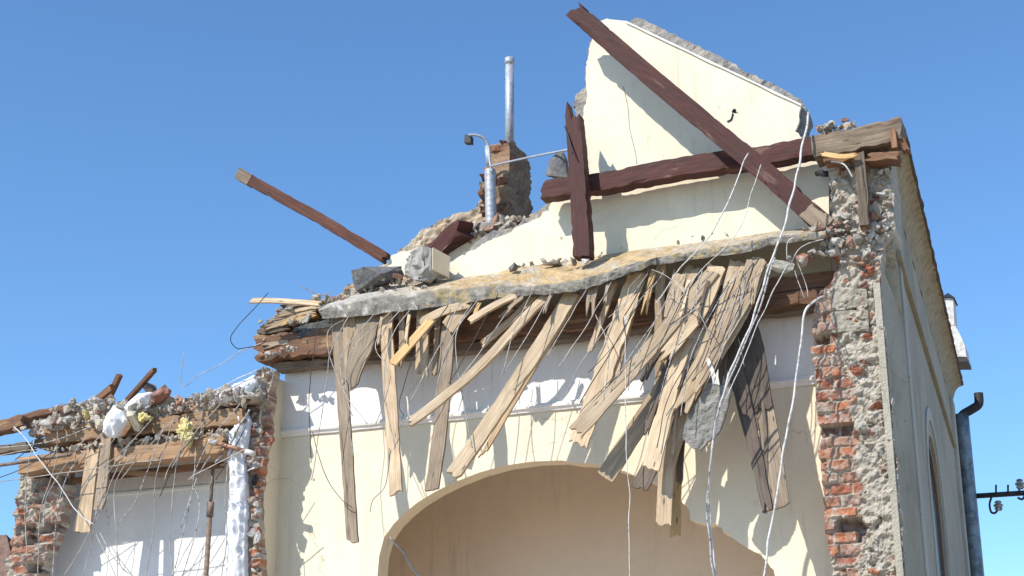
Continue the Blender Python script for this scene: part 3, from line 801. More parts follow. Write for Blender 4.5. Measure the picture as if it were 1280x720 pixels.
# ================================================================= STRUCTURAL TIMBER of the cut ceiling
bt = timber('ceiling_beam', [(322, 439, 9.84), (560, 414, 9.84), (800, 390, 9.84), (1052, 360, 9.84)], 34, .16, M['brown'], (.12, .05), across=6, chip=.03, seed=1.3)
hp(bt)
hp(timber('ceiling_batten', [(345, 461, 9.90), (640, 430, 9.90), (1040, 381, 9.90)], 11, .1, M['old'], (.05, .05), seed=2.2, chip=.02))
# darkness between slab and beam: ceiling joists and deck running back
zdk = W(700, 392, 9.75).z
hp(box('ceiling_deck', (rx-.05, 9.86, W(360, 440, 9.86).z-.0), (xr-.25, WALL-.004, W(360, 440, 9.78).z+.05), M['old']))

# ---- left room ceiling timbers
hp(timber('ceiling_beam', [(60, 548, 9.62), (180, 536, 9.62), (310, 521, 9.62)], 20, .14, M['joist'], (.08, .02), seed=4.1, chip=.02))
hp(timber('ceiling_beam', [(28, 584, 9.58), (150, 572, 9.58), (288, 558, 9.58)], 21, .16, M['joist'], (.06, .06), seed=5.3, chip=.02))
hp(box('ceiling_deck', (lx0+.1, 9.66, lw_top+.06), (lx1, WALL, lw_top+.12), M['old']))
hp(timber('ceiling_lath', [(80, 603, 9.75), (170, 592, 9.75), (285, 580, 9.75)], 8, .03, M['brown'], (.1, .1), seed=6.3))
hp(timber('ceiling_lath', [(150, 590, 9.66), (212, 594, 9.7)], 6, .02, M['joist'], (.03, .03), seed=6.9))

# ================================================================= SLAB
top = [(398, 387), (415, 381), (440, 377), (470, 370), (500, 367), (527, 365), (560, 361), (590, 358), (620, 355), (659, 357), (690, 354), (718, 350), (742, 344), (768, 336), (800, 326), (822, 321), (850, 317), (881, 311), (925, 304), (967, 295), (1000, 291), (1032, 289)]
bot = [(403, 398), (430, 397), (450, 395), (490, 390), (520, 387), (560, 381), (590, 377), (620, 372), (659, 369), (698, 367), (735, 360), (768, 349), (800, 337), (815, 331), (850, 327), (881, 322), (928, 317), (963, 306), (1000, 302), (1032, 298)]
bak = [(405, 380), (440, 366), (462, 360), (495, 356), (530, 352), (570, 348), (620, 342), (640, 335), (690, 329), (725, 323), (760, 318), (793, 313), (840, 307), (873, 303), (920, 297), (963, 290), (1000, 286), (1032, 284)]
def pl_at(L, x):
    for i in range(len(L)-1):
        if L[i+1][0] >= x or i == len(L)-2:
            t = (x-L[i][0])/(L[i+1][0]-L[i][0]); t = max(0, min(1, t)); return L[i][0]+(L[i+1][0]-L[i][0])*t, L[i][1]+(L[i+1][1]-L[i][1])*t
nx = 260; V = []; C = []; Fc = []
SL = 9.46
def slabcol(p, part, px):
    n1 = fbm(p.x*8, p.y*8, p.z*8, 4); n2 = fbm(p.x*17, p.y*17, p.z*17+4, 4)
    if part == 'top':
        sandy = (.60, .42, .21); g_ = (.56, .52, .45)
        k_ = min(1, max(0, (px-470)/110))*min(1, max(.15, .85+1.0*n1))*(1 if px < 840 else .6)
        c = [g_[i]*(1-k_)+sandy[i]*k_ for i in range(3)]
    else:
        c = [.36, .33, .28]
        if (530 < px < 640 or px > 800) and n1 > .10: c = [.50, .40, .23]
        if n2 > .38 and px < 540: c = [.60, .58, .55]
    k2 = .85+.35*n2
    return tuple(x*k2 for x in c)
NT, NF = 9, 6
for i in range(nx+1):
    x = 398+(1032-398)*i/nx
    tx = pl_at(top, x); bx_ = pl_at(bot, x); kx = pl_at(bak, x)
    step = -.06 if 664 < x < 822 else 0
    T = W(tx[0], tx[1], SL+.03+step*.5+.014*noise.noise(Vector((x*.05, 0, 0)))); B = W(bx_[0], bx_[1], SL+.045+step*.5); K = W(kx[0], kx[1], WALL-.02)
    col_ = []
    for j in range(NT+1):                     # top from the back to the front edge
        p = K.lerp(T, j/NT); n_ = .010*fbm(p.x*7, p.y*7, 1)+.006*fbm(p.x*30, p.y*30, 2)
        p = p+Vector((0, 0, n_*(1 if j else 0))); col_.append((p, 'top'))
    for j in range(1, NF+1):
        p = T.lerp(B, j/NF); n_ = .010*fbm(p.x*12, p.z*12, 3)+.007*fbm(p.x*40, p.z*40, 4)
        bul = .006*sin(pi*j/NF)
        p = p+Vector((0, -bul-n_, .010*noise.noise(Vector((p.x*14, j*.2, 8))))); col_.append((p, 'front'))
    p = Vector((B.x, B.y+.25, B.z+.14)); col_.append((p, 'front'))
    p = Vector((B.x, WALL-.02, B.z+.36)); p.z = min(p.z, K.z-.05); col_.append((p, 'front'))
    for p, t_ in col_: V.append(p); C.append(slabcol(p, t_, x))
kk = NT+NF+3
for i in range(nx):
    for j in range(kk): Fc.append((i*kk+j, i*kk+(j+1) % kk, (i+1)*kk+(j+1) % kk, (i+1)*kk+j))
Fc += [tuple(range(kk)), tuple(nx*kk+j for j in range(kk))]
sb_o = link_mesh('concrete_slab', V, Fc, M['concrete'], cols=C, smooth=False)
tag(sb_o, 'long tilted concrete floor slab dusted with sand, sagging over the broken laths', 'slab')

# ================================================================= BIG LOOSE TIMBERS
def thing_timber(label, group, *a, cat='beam', name='timber_beam', **k):
    o = timber(name, *a, **k); tag(o, label, cat, group); return o
GB = 'dark red roof timbers'
thing_timber('dark red horizontal tie beam crossing the cream gable', GB, [(679, 240, 9.82), (760, 229, 9.82), (860, 210, 9.82), (950, 198, 9.82), (1030, 183, 9.82)], 24, .12, M['red'], (.03, .05), seed=7.1, chip=.022)
thing_timber('dark red slanting rafter leaning across the gable, snapped at its upper end', GB, [(718, 13, 9.69), (800, 85, 9.68), (880, 152, 9.67), (960, 218, 9.66), (1032, 283, 9.65)], 23, .13, M['red'], (.14, .06), roll=.12, seed=8.4, chip=.020)
thing_timber('splintered dark red post standing upright on the slab left of the gable', GB, [(717, 128, 9.68), (721, 180, 9.67), (726, 250, 9.66), (730, 324, 9.65)], 19, .11, M['red'], (.20, .02), seed=9.9, chip=.022, taper=1.15)
thing_timber('old grey beam end with a splintered underside on top of the right brick pier', None, [(1018, 190, 9.60), (1070, 181, 9.60), (1131, 166, 9.60)], 30, .2, M['old'], (.03, .02), seed=10.2, chip=.03)
thing_timber('long dark brown beam jutting alone into the sky at left', None, [(301, 219, 9.7), (390, 268, 9.8), (484, 324, 9.9)], 13.5, .10, M['redbrown'], (.03, .03), seed=11.5, chip=.014)
thing_timber('short broken beam stub pointing up behind the plastered block', None, [(585, 283, 10.02), (566, 298, 10.1), (545, 318, 10.15)], 22, .15, M['red'], (.06, .02), seed=12.5, chip=.02)
thing_timber('upright weathered post nailed against the top of the right brick pier', None, [(1074, 186, 9.54), (1078, 230, 9.54), (1082, 284, 9.54)], 13, .08, M['old'], (.06, .02), seed=13.5, chip=.01, cat='post', name='timber_post')
thing_timber('small upright block under the tip of the grey beam end', None, [(1116, 163, 9.5), (1119, 186, 9.5)], 7, .05, M['brown'], seed=14.5, cat='block', name='timber_block')
thing_timber('yellow splinter hanging under the grey beam end', None, [(1026, 192, 9.48), (1052, 196, 9.46), (1074, 193, 9.46)], 6, .02, M['splinter'], (.03, .06), seed=14.9, cat='splinter', name='wood_splinter')
thing_timber('orange split piece below the tie beam at the top of the right pier', None, [(1030, 205, 9.55), (1062, 200, 9.56)], 9, .06, M['brown'], (.05, .05), seed=15.2, cat='splinter', name='wood_splinter')
thing_timber('brown wall plate piece lying over the side wall corner', None, [(1083, 201, 9.56), (1126, 199, 9.56)], 11, .14, M['brown'], (.05, .02), seed=15.9, chip=.02, cat='beam')
thing_timber('dark brown board end rising at the start of the side wall eave', None, [(1126, 176, 9.6), (1134, 192, 9.62)], 9, .16, M['brown'], (.02, .02), seed=16.9, cat='board', name='board')

def bare_end(label_start, pts, w, th, mat, sd):
    for o in bpy.context.scene.objects:
        if o.get('label', '').startswith(label_start):
            hpart(timber('bare_end', pts, w, th, M[mat], (.02, .01), seed=sd), o)
bare_end('long dark brown beam', [(299, 218, 9.698), (316, 227.3, 9.717)], 14.5, .108, 'old', 3.2)
bare_end('dark red slanting rafter', [(1010, 264.5, 9.653), (1037, 287.5, 9.648)], 24.4, .14, 'lath_grey', 4.4)
# ================================================================= HANGING LATHS
HG = 'wooden laths hanging under the slab'
def lath(label, pts, w, mat, jag=(.02, .05), tilt=2.2, **k):
    pts = [(p[0], p[1], pts[0][2]+.09-(pts[0][2]-p[2])*tilt) for p in pts]
    k.setdefault('bow', .012); k.setdefault('chip', .007); jag = (jag[0]+.01, jag[1]+.012)
    o = timber('hanging_lath', pts, w*.82, k.pop('thick', .020), M[mat], jag, seed=random.uniform(1, 50), edge_w=.05, **k)
    tag(o, label, 'plank', HG); return o
lath('longest grey lath hanging straight down at the far left of the slab', [(422, 392, 9.53), (429, 490, 9.50), (441, 679, 9.44)], 21, 'lath_grey', (.02, .015), taper=.85)
lath('short pinkish lath laid over the top of the longest grey lath', [(437, 390, 9.50), (438, 440, 9.48), (441, 486, 9.46)], 22, 'lath', (.02, .12))
lath('wide torn pale board right beside the longest grey lath', [(461, 390, 9.49), (455, 430, 9.46), (446, 452, 9.44), (436, 486, 9.42)], 40, 'lath_grey', (.02, .12), taper=.6, bow=.02)
lath('straight pinkish lath with nail heads, second long one from the left', [(483, 388, 9.51), (487, 480, 9.47), (495, 618, 9.40)], 21, 'lath', (.06, .01))
lath('short pale lath stub behind the yellow splinter', [(529, 388, 9.54), (527, 474, 9.50)], 20, 'lath', (.02, .07))
lath('bright yellow splinter hanging askew near the left part of the slab', [(543, 396, 9.46), (518, 425, 9.42), (490, 456, 9.38)], 14, 'splinter', (.06, .05))
lath('short pale split piece wedged flat under the slab edge', [(524, 404, 9.45), (552, 390, 9.44), (590, 380, 9.44)], 13, 'lath_pale', (.07, .04))
lath('bent pale top piece above the grey brown lath', [(588, 378, 9.49), (574, 392, 9.47), (558, 412, 9.46)], 25, 'lath_pale', (.03, .04))
lath('grey brown lath broken near its top, its foot over the arch edge', [(561, 406, 9.52), (556, 480, 9.48), (549, 550, 9.45), (540, 614, 9.42)], 22, 'lath_grey', (.05, .01))
lath('narrow bright lath slanting down left to a split point', [(684, 370, 9.46), (652, 402, 9.41), (600, 458, 9.35), (540, 508, 9.30), (510, 529, 9.27)], 14, 'lath_pale', (.02, .07), thick=.03)
lath('broad slanting lath whose tip ends at the crown of the arch', [(716, 366, 9.50), (690, 410, 9.46), (648, 474, 9.42), (600, 545, 9.38), (564, 597, 9.34)], 23, 'lath_pale', (.02, .03), thick=.03)
lath('thin brown edge strip behind the broad slanting lath', [(726, 366, 9.54), (668, 458, 9.50), (600, 574, 9.46)], 8, 'lath', (.02, .08))
lath('short curved pale strip tucked high under the slab', [(645, 370, 9.42), (615, 384, 9.39), (582, 405, 9.37)], 10, 'lath_pale', (.03, .06), thick=.03)
lath('small splinter beside the short curved strip', [(640, 385, 9.45), (625, 398, 9.43)], 8, 'lath', (.03, .05))
lath('thin lath stub high between the narrow bright and broad slanting laths', [(668, 370, 9.52), (640, 400, 9.50), (602, 432, 9.5)], 10, 'lath', (.03, .05))
lath('splintered stub under the slab below the red post', [(744, 350, 9.46), (739, 378, 9.44), (737, 398, 9.43)], 15, 'lath_grey', (.02, .12))
lath('wide split lath with a torn right edge left of the dense bundle', [(797, 340, 9.52), (776, 405, 9.49), (748, 485, 9.45), (722, 558, 9.41)], 31, 'lath_pale', (.02, .02), chip=.02, across=7)
lath('dark torn strip along the wide split lath', [(790, 380, 9.51), (776, 440, 9.48), (760, 500, 9.45)], 14, 'lath', (.1, .2))
lath('very long slanting lath lying in front of the wide split lath', [(892, 338, 9.44), (845, 398, 9.40), (790, 463, 9.36), (752, 506, 9.33), (719, 541, 9.30)], 21, 'lath_pale', (.03, .02), taper=1.25)
lath('broad upper lath of the bundle cut off at a point', [(898, 330, 9.48), (876, 385, 9.44), (850, 420, 9.42), (823, 452, 9.40)], 29, 'lath_pale', (.02, .14), taper=.75)
lath('bright narrow lath hanging at the middle of the bundle, square cut foot', [(862, 418, 9.43), (846, 462, 9.40), (829, 525, 9.36), (813, 588, 9.32)], 20, 'lath_pale', (.14, .01), taper=1.35)
lath('half shaded lath slanting to a square foot over the arch', [(838, 470, 9.50), (808, 516, 9.48), (780, 560, 9.46), (756, 598, 9.44)], 26, 'lath', (.04, .01), taper=1.15)
lath('dark shadowed lath between the two square footed laths', [(880, 440, 9.52), (855, 500, 9.49), (825, 560, 9.46), (798, 612, 9.44)], 26, 'lath_dark', (.04, .01))  # the shadow lying on it is put into its dark wood colour
lath('twisted brown lath reaching lowest over the arch', [(884, 445, 9.47), (862, 510, 9.45), (838, 570, 9.43), (832, 615, 9.42), (830, 658, 9.41)], 24, 'lath', (.04, .015), bow=.02)
lath('orange brown strip behind the lowest lath', [(850, 520, 9.54), (846, 600, 9.52), (844, 672, 9.50)], 16, 'splinter', (.04, .01))
lath('wide pale grey board of the bundle below the right half of the slab', [(928, 326, 9.50), (910, 385, 9.46), (884, 440, 9.43), (850, 515, 9.40)], 38, 'lath', (.02, .12), taper=.6)
lath('pinkish board at the right edge of the bundle', [(950, 322, 9.48), (930, 375, 9.44), (900, 428, 9.41), (866, 492, 9.38)], 24, 'lath', (.02, .12), taper=.8)
lath('greyish board between the two boards at the right edge of the bundle', [(939, 324, 9.455), (921, 378, 9.42), (893, 432, 9.395), (872, 470, 9.38)], 12, 'lath_grey', (.02, .12))
lath('dark brown lath behind the dangling concrete piece', [(905, 395, 9.60), (922, 470, 9.57), (942, 555, 9.54), (960, 640, 9.50)], 30, 'lath_dark', (.02, .06), taper=.5)
lath('dark upper lath to the right of the bundle', [(928, 392, 9.63), (942, 440, 9.60), (953, 520, 9.58)], 34, 'lath_dark', (.02, .05))
lath('wide reddish grey board farthest right with a slanted foot', [(942, 430, 9.62), (958, 520, 9.58), (973, 636, 9.52)], 20, 'lath_grey', (.02, .01), taper=1.75)
lath('narrow dark bar across the board farthest right', [(951, 470, 9.55), (958, 560, 9.52), (956, 642, 9.48)], 6, 'lath_dark', (.03, .02), thick=.03)
lath('thin upright lath behind the bundle, frayed on top', [(828, 320, 9.50), (824, 400, 9.53), (826, 500, 9.53), (830, 600, 9.53)], 15, 'lath', (.08, .06))
lath('thin frayed splinter left of the upright lath', [(818, 335, 9.46), (811, 365, 9.44), (804, 396, 9.42)], 9, 'splinter', (.03, .12))
lath('frayed stump in the middle of the bundle', [(852, 336, 9.50), (843, 370, 9.47), (838, 402, 9.45)], 22, 'lath_pale', (.06, .14))
lath('grey slat squeezed between the very long lath and the upper lath', [(872, 372, 9.49), (846, 410, 9.47), (816, 452, 9.45), (803, 478, 9.44)], 10, 'lath_dark', (.02, .06))
lath('thin strip hanging by the middle of the bundle', [(860, 455, 9.54), (852, 520, 9.52), (842, 560, 9.5)], 9, 'lath_pale', (.05, .08))
lath('short frayed stub under the slab between the long laths', [(868, 332, 9.52), (858, 352, 9.50), (846, 372, 9.5)], 22, 'lath', (.03, .1))
lath('thin grey slat crossing behind the very long slanting lath near its top', [(880, 336, 9.52), (840, 392, 9.50), (806, 440, 9.48)], 9, 'lath_grey', (.04, .1))
lath('narrow brown slat just left of the square footed bright lath', [(850, 405, 9.50), (830, 470, 9.47), (806, 545, 9.44)], 10, 'lath_dark', (.04, .1))
lath('thin pale slat running beside the pinkish board of the bundle', [(958, 326, 9.50), (934, 388, 9.46), (898, 450, 9.42)], 8, 'lath_pale', (.04, .1))
lath('narrow weathered slat ending between the dark upper lath and the bundle', [(912, 372, 9.56), (905, 430, 9.54), (903, 482, 9.52)], 12, 'lath_dark', (.04, .1))
lath('short crossing slat in the upper middle of the bundle', [(842, 348, 9.47), (862, 372, 9.45), (884, 404, 9.44)], 7, 'lath_grey', (.03, .08))
lath('thin slat hanging between the half shaded lath and the bright square footed one', [(842, 450, 9.53), (820, 500, 9.51), (796, 548, 9.5)], 9, 'lath_grey', (.03, .06))
lath('slim dark slat beside the foot of the twisted brown lath', [(862, 500, 9.53), (852, 560, 9.52), (850, 606, 9.51)], 9, 'lath_dark', (.03, .06))
lath('narrow slat leaning left of the wide split lath', [(770, 352, 9.54), (752, 400, 9.52), (735, 446, 9.5)], 9, 'lath', (.03, .12))
lath('narrow grey slat between the short pale stub and the grey brown lath', [(548, 392, 9.55), (545, 440, 9.54), (543, 470, 9.53)], 8, 'lath_grey', (.03, .08))
lath('thin slat beside the straight pinkish lath', [(502, 388, 9.55), (503, 430, 9.54), (501, 462, 9.53)], 9, 'lath_grey', (.02, .1))
LG2 = 'wooden laths hanging in the left room'
o = timber('hanging_lath', [(119, 552, 9.50), (112, 600, 9.48), (104, 666, 9.46)], 18, .022, M['lath'], (.1, .01), seed=3.3, taper=1.2); tag(o, 'brown lath with a square foot hanging before the white room at left', 'plank', LG2)
o = timber('hanging_lath', [(134, 543, 9.49), (130, 590, 9.46), (124, 638, 9.44)], 15, .022, M['lath_grey'], (.02, .05), seed=5.7); tag(o, 'greyer pointed lath beside the white bag in the left room', 'plank', LG2)
o = timber('hanging_lath', [(120, 560, 9.54), (108, 610, 9.52), (96, 666, 9.5)], 9, .022, M['lath_dark'], (.02, .01), seed=6.7); tag(o, 'dark narrow lath edge behind the square footed lath at left', 'plank', LG2)

rs = random.Random(5)
for i, (x, y, dx, dy, w, m) in enumerate([(512, 392, -4, 40, 4, 'lath_pale'), (655, 372, -22, 20, 5, 'lath'), (690, 366, -10, 26, 4, 'lath_grey'), (862, 350, -10, 50, 5, 'lath_pale'), (885, 350, -14, 60, 4, 'lath_dark'), (836, 400, -6, 60, 5, 'lath'), (872, 440, -20, 80, 5, 'lath_dark'), (848, 500, -6, 70, 4, 'lath'), (905, 440, -26, 70, 5, 'lath_grey'), (952, 335, -12, 50, 5, 'lath'), (478, 395, -6, 36, 4, 'lath'), (600, 378, -8, 22, 5, 'splinter'), (760, 352, -4, 30, 4, 'lath_grey')]):
    o = timber('wood_splinter', [(x, y, 9.50), (x+dx*.6, y+dy*.5, 9.46), (x+dx, y+dy, 9.42)], w, .012, M[m], (.02, .08), seed=i*1.7, bow=.03, across=3)
    tag(o, 'small torn splinter among the hanging laths under the slab', 'splinter', 'small splinters among the hanging laths')
# dangling slab piece
pz = XZ([(886, 478), (900, 481), (914, 486), (906, 520), (898, 541), (884, 552), (874, 563), (862, 558), (852, 547), (856, 532), (861, 518)], 9.40)
cp = rough('concrete_fragment', rag(pz, .006, .02, 7), stonefn(44, [(.26, .25, .22), (.30, .28, .25)], .006, 14, .01), .035, M['concrete'], res=.01, place=atY(9.40))
tag(cp, 'grey concrete fragment dangling among the laths over the right side of the arch', 'concrete piece')
o = timber('plastic_scrap', [(884, 448, 9.35), (890, 462, 9.34), (894, 480, 9.34)], 5, .006, M['cable'], (.02, .0)); tag(o, 'small white scrap dangling above the hanging concrete fragment', 'scrap')

# ================================================================= ROOF EDGE AT LEFT OF THE SLAB: boards, tiles, stones
BG = 'broken boards layered left of the slab'
o = timber('lath_board', [(311, 376, 9.5), (345, 376, 9.55), (402, 380, 9.6)], 6, .03, M['lath_pale'], (.04, .02), seed=1.9); tag(o, 'thin pale lath sticking out to the left against the sky', 'plank')
rows_ = [((350, 387), (408, 381), 7, 'old', 'uppermost dark board'), ((343, 397), (400, 388), 8, 'lath_grey', 'greyish board just under the uppermost'), ((348, 404), (398, 391), 5, 'lath', 'short pale slat of the upper half'), ((330, 414), (392, 398), 7, 'lath', 'pale crooked board in the middle'),
         ((321, 421), (366, 410), 10, 'old', 'thick dark board ending nearest the sky'), ((324, 428), (380, 420), 6, 'lath', 'pale slat below the thick dark board'), ((330, 436), (412, 424), 7, 'lath_grey', 'grey board just above the ceiling beam'), ((352, 408), (400, 396), 5, 'splinter', 'thin orange board'), ((336, 405), (362, 398), 6, 'lath_grey', 'short grey block end'), ((326, 446), (400, 437), 8, 'brown', 'brown lowest board'), ((364, 394), (412, 384), 5, 'lath_pale', 'bright thin slat near the slab end')]
for i, (a, b, w, m, l) in enumerate(rows_):
    o = timber('lath_board', [(a[0], a[1], 9.79+.02*(i % 3)), ((a[0]+b[0])/2, (a[1]+b[1])/2-2, 9.82), (b[0], b[1], 9.84)], w, .10, M[m], (.12, .04), seed=i*2.3, chip=.02, bow=.03)
    tag(o, l+' in the broken stack left of the slab', 'board', BG)
o = timber('tar_board', [(366, 420, 9.76), (390, 411, 9.78), (428, 402, 9.8)], 15, .04, M['tar'], (.1, .02), seed=9.3, chip=.03); tag(o, 'folded black roofing felt under the left end of the slab', 'roofing felt')
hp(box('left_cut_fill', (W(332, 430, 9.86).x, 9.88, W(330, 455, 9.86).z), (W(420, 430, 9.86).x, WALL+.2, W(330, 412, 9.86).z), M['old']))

RC = [(.54, .49, .41), (.48, .42, .34), (.58, .53, .46), (.44, .24, .17), (.40, .35, .29), (.50, .41, .30), (.52, .47, .40)]
debris('rubble', [(335, 404, 9.8, (.05, .03, .012), 14, .024), (360, 390, 9.8, (.07, .04, .015), 22, .022), (385, 379, 9.82, (.08, .05, .01), 24, .022), (345, 424, 9.8, (.07, .03, .012), 20, .022), (372, 402, 9.78, (.08, .02, .012), 20, .02), (400, 428, 9.8, (.10, .03, .008), 24, .02), (350, 440, 9.7, (.1, .03, .01), 20, .024), (410, 374, 9.8, (.09, .08, .01), 24, .03)], 3, RC, 'loose crumbled mortar and stones piled left of the slab')
debris('rubble', [(480, 352, 9.8, (.12, .06, .012), 40, .022), (505, 362, 9.62, (.12, .04, .005), 22, .014), (452, 364, 9.8, (.09, .04, .012), 30, .024), (430, 373, 9.75, (.06, .04, .008), 20, .022), (690, 326, 9.96, (.25, .02, .008), 14, .02), (730, 326, 9.7, (.1, .03, .005), 6, .02), (845, 300, 9.95, (.3, .03, .004), 8, .015)], 5, RC, 'small debris scattered on the upper face of the slab')
debris('rubble', [(1052, 280, 9.62, (.05, .03, .04), 40, .022), (1060, 296, 9.61, (.10, .03, .04), 60, .022), (1020, 290, 9.58, (.09, .05, .012), 40, .022), (1095, 275, 9.62, (.04, .02, .08), 30, .026), (1102, 235, 9.62, (.03, .02, .10), 16, .024), (1045, 308, 9.61, (.06, .03, .03), 30, .026), (1015, 318, 9.6, (.10, .03, .012), 30, .02), (1075, 320, 9.62, (.08, .02, .04), 24, .024)], 6, [(.60, .56, .50), (.54, .50, .44), (.62, .59, .54), (.48, .28, .2), (.5, .44, .36)], 'crumbled mortar heaped where the slab meets the right brick pier')
debris('rubble', [(1050, 160, 9.62, (.09, .06, .015), 26, .028), (1035, 164, 9.62, (.04, .05, .012), 10, .03)], 16, RC, 'small stones lying on the grey beam end')
debris('rubble', [(700, 20, 10.0, (0, 0, 0), 0, .02), (850, 48, 10.06, (.32, .04, .0), 0, .02)], 17, RC, 'x') if False else None
debris('rubble', [(620, 292, 10.2, (.12, .08, .03), 60, .04), (660, 276, 10.1, (.10, .05, .03), 40, .03), (600, 300, 10.3, (.08, .08, .05), 50, .04), (640, 282, 10.2, (.1, .06, .02), 30, .05)], 7, [(.46, .40, .32), (.34, .30, .27), (.52, .46, .38), (.42, .25, .17)], 'dark broken masonry around the foot of the chimney')

# recognisable single chunks
def ch(name, label, px, Y, size, seed, cat, **k):
    o = chunk(name, px, Y, size, seed, **k); tag(o, label, cat); return o
ch('stone_chunk', 'dark slate coloured chunk at the left end of the slab', (472, 343), 9.75, (.20, .12, .085), 12, 'stone', mat=M['slate'], nz=.08, rot=Matrix.Rotation(-.22, 3, 'Y'))
ch('stone_chunk', 'small dark stone lying on the sandy slab before the gable', (642, 334), 9.8, (.04, .04, .025), 13, 'stone', mat=M['slate'], sub=2)
ch('stone_chunk', 'flat grey flake at the foot of the red post', (690, 330), 9.85, (.08, .05, .014), 15, 'stone', col=(.36, .32, .29), rot=Matrix.Identity(3))
ch('stone_chunk', 'pale little stone touching the foot of the red post', (733, 326), 9.62, (.03, .03, .03), 18, 'stone', col=(.6, .56, .5))
ch('stone_chunk', 'black broken slate left of the red post above the tie beam', (699, 208), 9.9, (.11, .05, .13), 19, 'stone', mat=M['slate'], rot=Matrix.Identity(3), nz=.1)
ch('stone_chunk', 'round mortar lump hanging where the white cables pass the slab', (977, 335), 9.42, (.045, .05, .10), 25, 'stone', col=(.56, .52, .42))
ch('brick_chunk', 'red brick lump perched on the ceiling beam left of the right pier', (1001, 326), 9.55, (.06, .06, .045), 23, 'brick', col=(.42, .20, .13), col2=(.5, .44, .37))
o = slabY('plaster_piece', rag(XZ([(484, 334), (489, 319), (500, 315), (531, 310), (533, 322), (512, 346)], 9.9), .006, .03, 3), 9.9, .07, M['cream']); tag(o, 'yellow plastered fragment standing between the dark chunk and the plastered block', 'plaster piece')
ch('brick_chunk', 'dark red brick lump on the left room rubble beside the white bag', (200, 494), 9.5, (.085, .08, .055), 31, 'brick', col=(.42, .20, .15), col2=(.2, .15, .13))
ch('brick_chunk', 'brown stone behind the red brick lump on the left room rubble', (190, 488), 9.62, (.07, .08, .05), 33, 'stone', col=(.22, .16, .13))
ch('stone_chunk', 'pale yellowish block on the left room rubble right of the white bag', (168, 523), 9.42, (.11, .09, .05), 35, 'stone', col=(.60, .54, .40), nz=.07)
ch('stone_chunk', 'pale square block between the rubble and the white bag', (124, 533), 9.44, (.06, .06, .045), 36, 'stone', col=(.60, .53, .40), nz=.07)
ch('stone_chunk', 'yellow stone among the grey rubble at left', (107, 518), 9.45, (.035, .04, .035), 37, 'stone', col=(.66, .55, .22))
ch('stone_chunk', 'rounded black stone wedged in the middle brick pier', (318, 600), 9.6, (.04, .04, .05), 38, 'stone', mat=M['void'])

# plastered wall block lying on the slab
def wallblock():
    f = [W(560, 340, 9.72), W(604-41+2, 347, 9.7)]
    # front-right plaster face corners and left broken face
    A = W(541, 309, 9.66); B = W(563, 321, 9.86); Cc = W(561, 347, 9.86); D = W(541, 336, 9.66)
    E_ = W(508, 320, 9.72); F_ = W(507, 345, 9.72); H = W(523, 353, 9.62)
    r = Vector((0, .16, .03))
    root = empty('wall_block', (A+Cc)/2); tag(root, 'broken wall block with a cream plastered face lying on the slab', 'wall block')
    mid = A.lerp(D, .5)
    V = [A, B, Cc, D]; 
    face = link_mesh('plaster_face', [A, B, Cc, D, A+Vector((-.02, .03, 0)), B+Vector((-.02, .03, 0)), Cc+Vector((-.02, .03, 0)), D+Vector((-.02, .03, 0))], [(0, 1, 2, 3), (4, 5, 6, 7), (0, 1, 5, 4), (1, 2, 6, 5), (2, 3, 7, 6), (3, 0, 4, 7)], M['cream'])
    rp(face, root)
    # body: subdivided hull
    bm = bmesh.new()
    off = Vector((-.021, .012, 0))
    for p in (A+off, B+off, Cc+off, D+off, E_, F_, H, E_+r, F_+r, B+off+Vector((-.12, .05, .01)), Cc+off+Vector((-.12, .05, 0)), (A+E_)/2+Vector((0, .0, .03))): bm.verts.new(p)
    bmesh.ops.convex_hull(bm, input=bm.verts); bmesh.ops.triangulate(bm, faces=bm.faces)
    for _ in range(3): bmesh.ops.subdivide_edges(bm, edges=bm.edges, cuts=1, use_grid_fill=True)
    bm.verts.ensure_lookup_table(); VV = []
    pn = (B-A).cross(D-A).normalized()
    for v in bm.verts:
        dist = abs((v.co-A-off).dot(pn)); k_ = min(1, dist/.04)
        d = Vector((fbm(v.co.x*14, v.co.y*14, v.co.z*14), fbm(v.co.x*14+9, v.co.y*14, v.co.z*14), fbm(v.co.x*14, v.co.y*14+5, v.co.z*14)))
        VV.append(v.co+d*.045*k_)
    bm.verts.index_update(); FF = [tuple(v.index for v in f.verts) for f in bm.faces]; bm.free()
    rp(link_mesh('block_core', VV, FF, M['chunk'], cols=[tuple(x*(.75+.4*(.5+.5*fbm(v.x*12, v.y*12, v.z*12))) for x in (.44, .42, .38)) for v in VV]), root)
wallblock()

# ================================================================= LEFT ROOM TOP
def crust(name, px, Y, seed, cols, label, amp=.05, sc=14, depth=.12, par=None):
    o = rough(name, rag(XZ(px, Y), .022, .025, seed), stonefn(seed, cols, amp, sc, .03), depth, M['chunk'], res=.012, place=atY(Y))
    return hp(o)
LRC = [(.60, .55, .47), (.64, .59, .52), (.56, .50, .43), (.52, .46, .38), (.66, .60, .52), (.52, .33, .23)]
crust('mortar_crust', [(36, 545), (36, 528), (60, 524), (80, 512), (96, 503), (130, 506), (170, 505), (200, 500), (240, 496), (290, 486), (322, 470), (324, 500), (290, 507), (240, 514), (180, 525), (110, 534), (70, 545)], 9.56, 51, LRC, '')
crust('mortar_crust', [(60, 568), (110, 560), (180, 550), (240, 546), (286, 538), (288, 550), (220, 558), (150, 566), (80, 574)], 9.56, 53, LRC, '')
crust('mortar_crust', [(318, 428), (322, 414), (340, 402), (352, 388), (372, 380), (398, 376), (406, 386), (402, 398), (372, 406), (360, 418), (420, 412), (420, 424), (370, 436), (326, 446)], 9.87, 55, [(.50, .46, .40), (.56, .51, .45), (.40, .35, .30), (.50, .38, .28), (.34, .27, .2)], '', amp=.06)
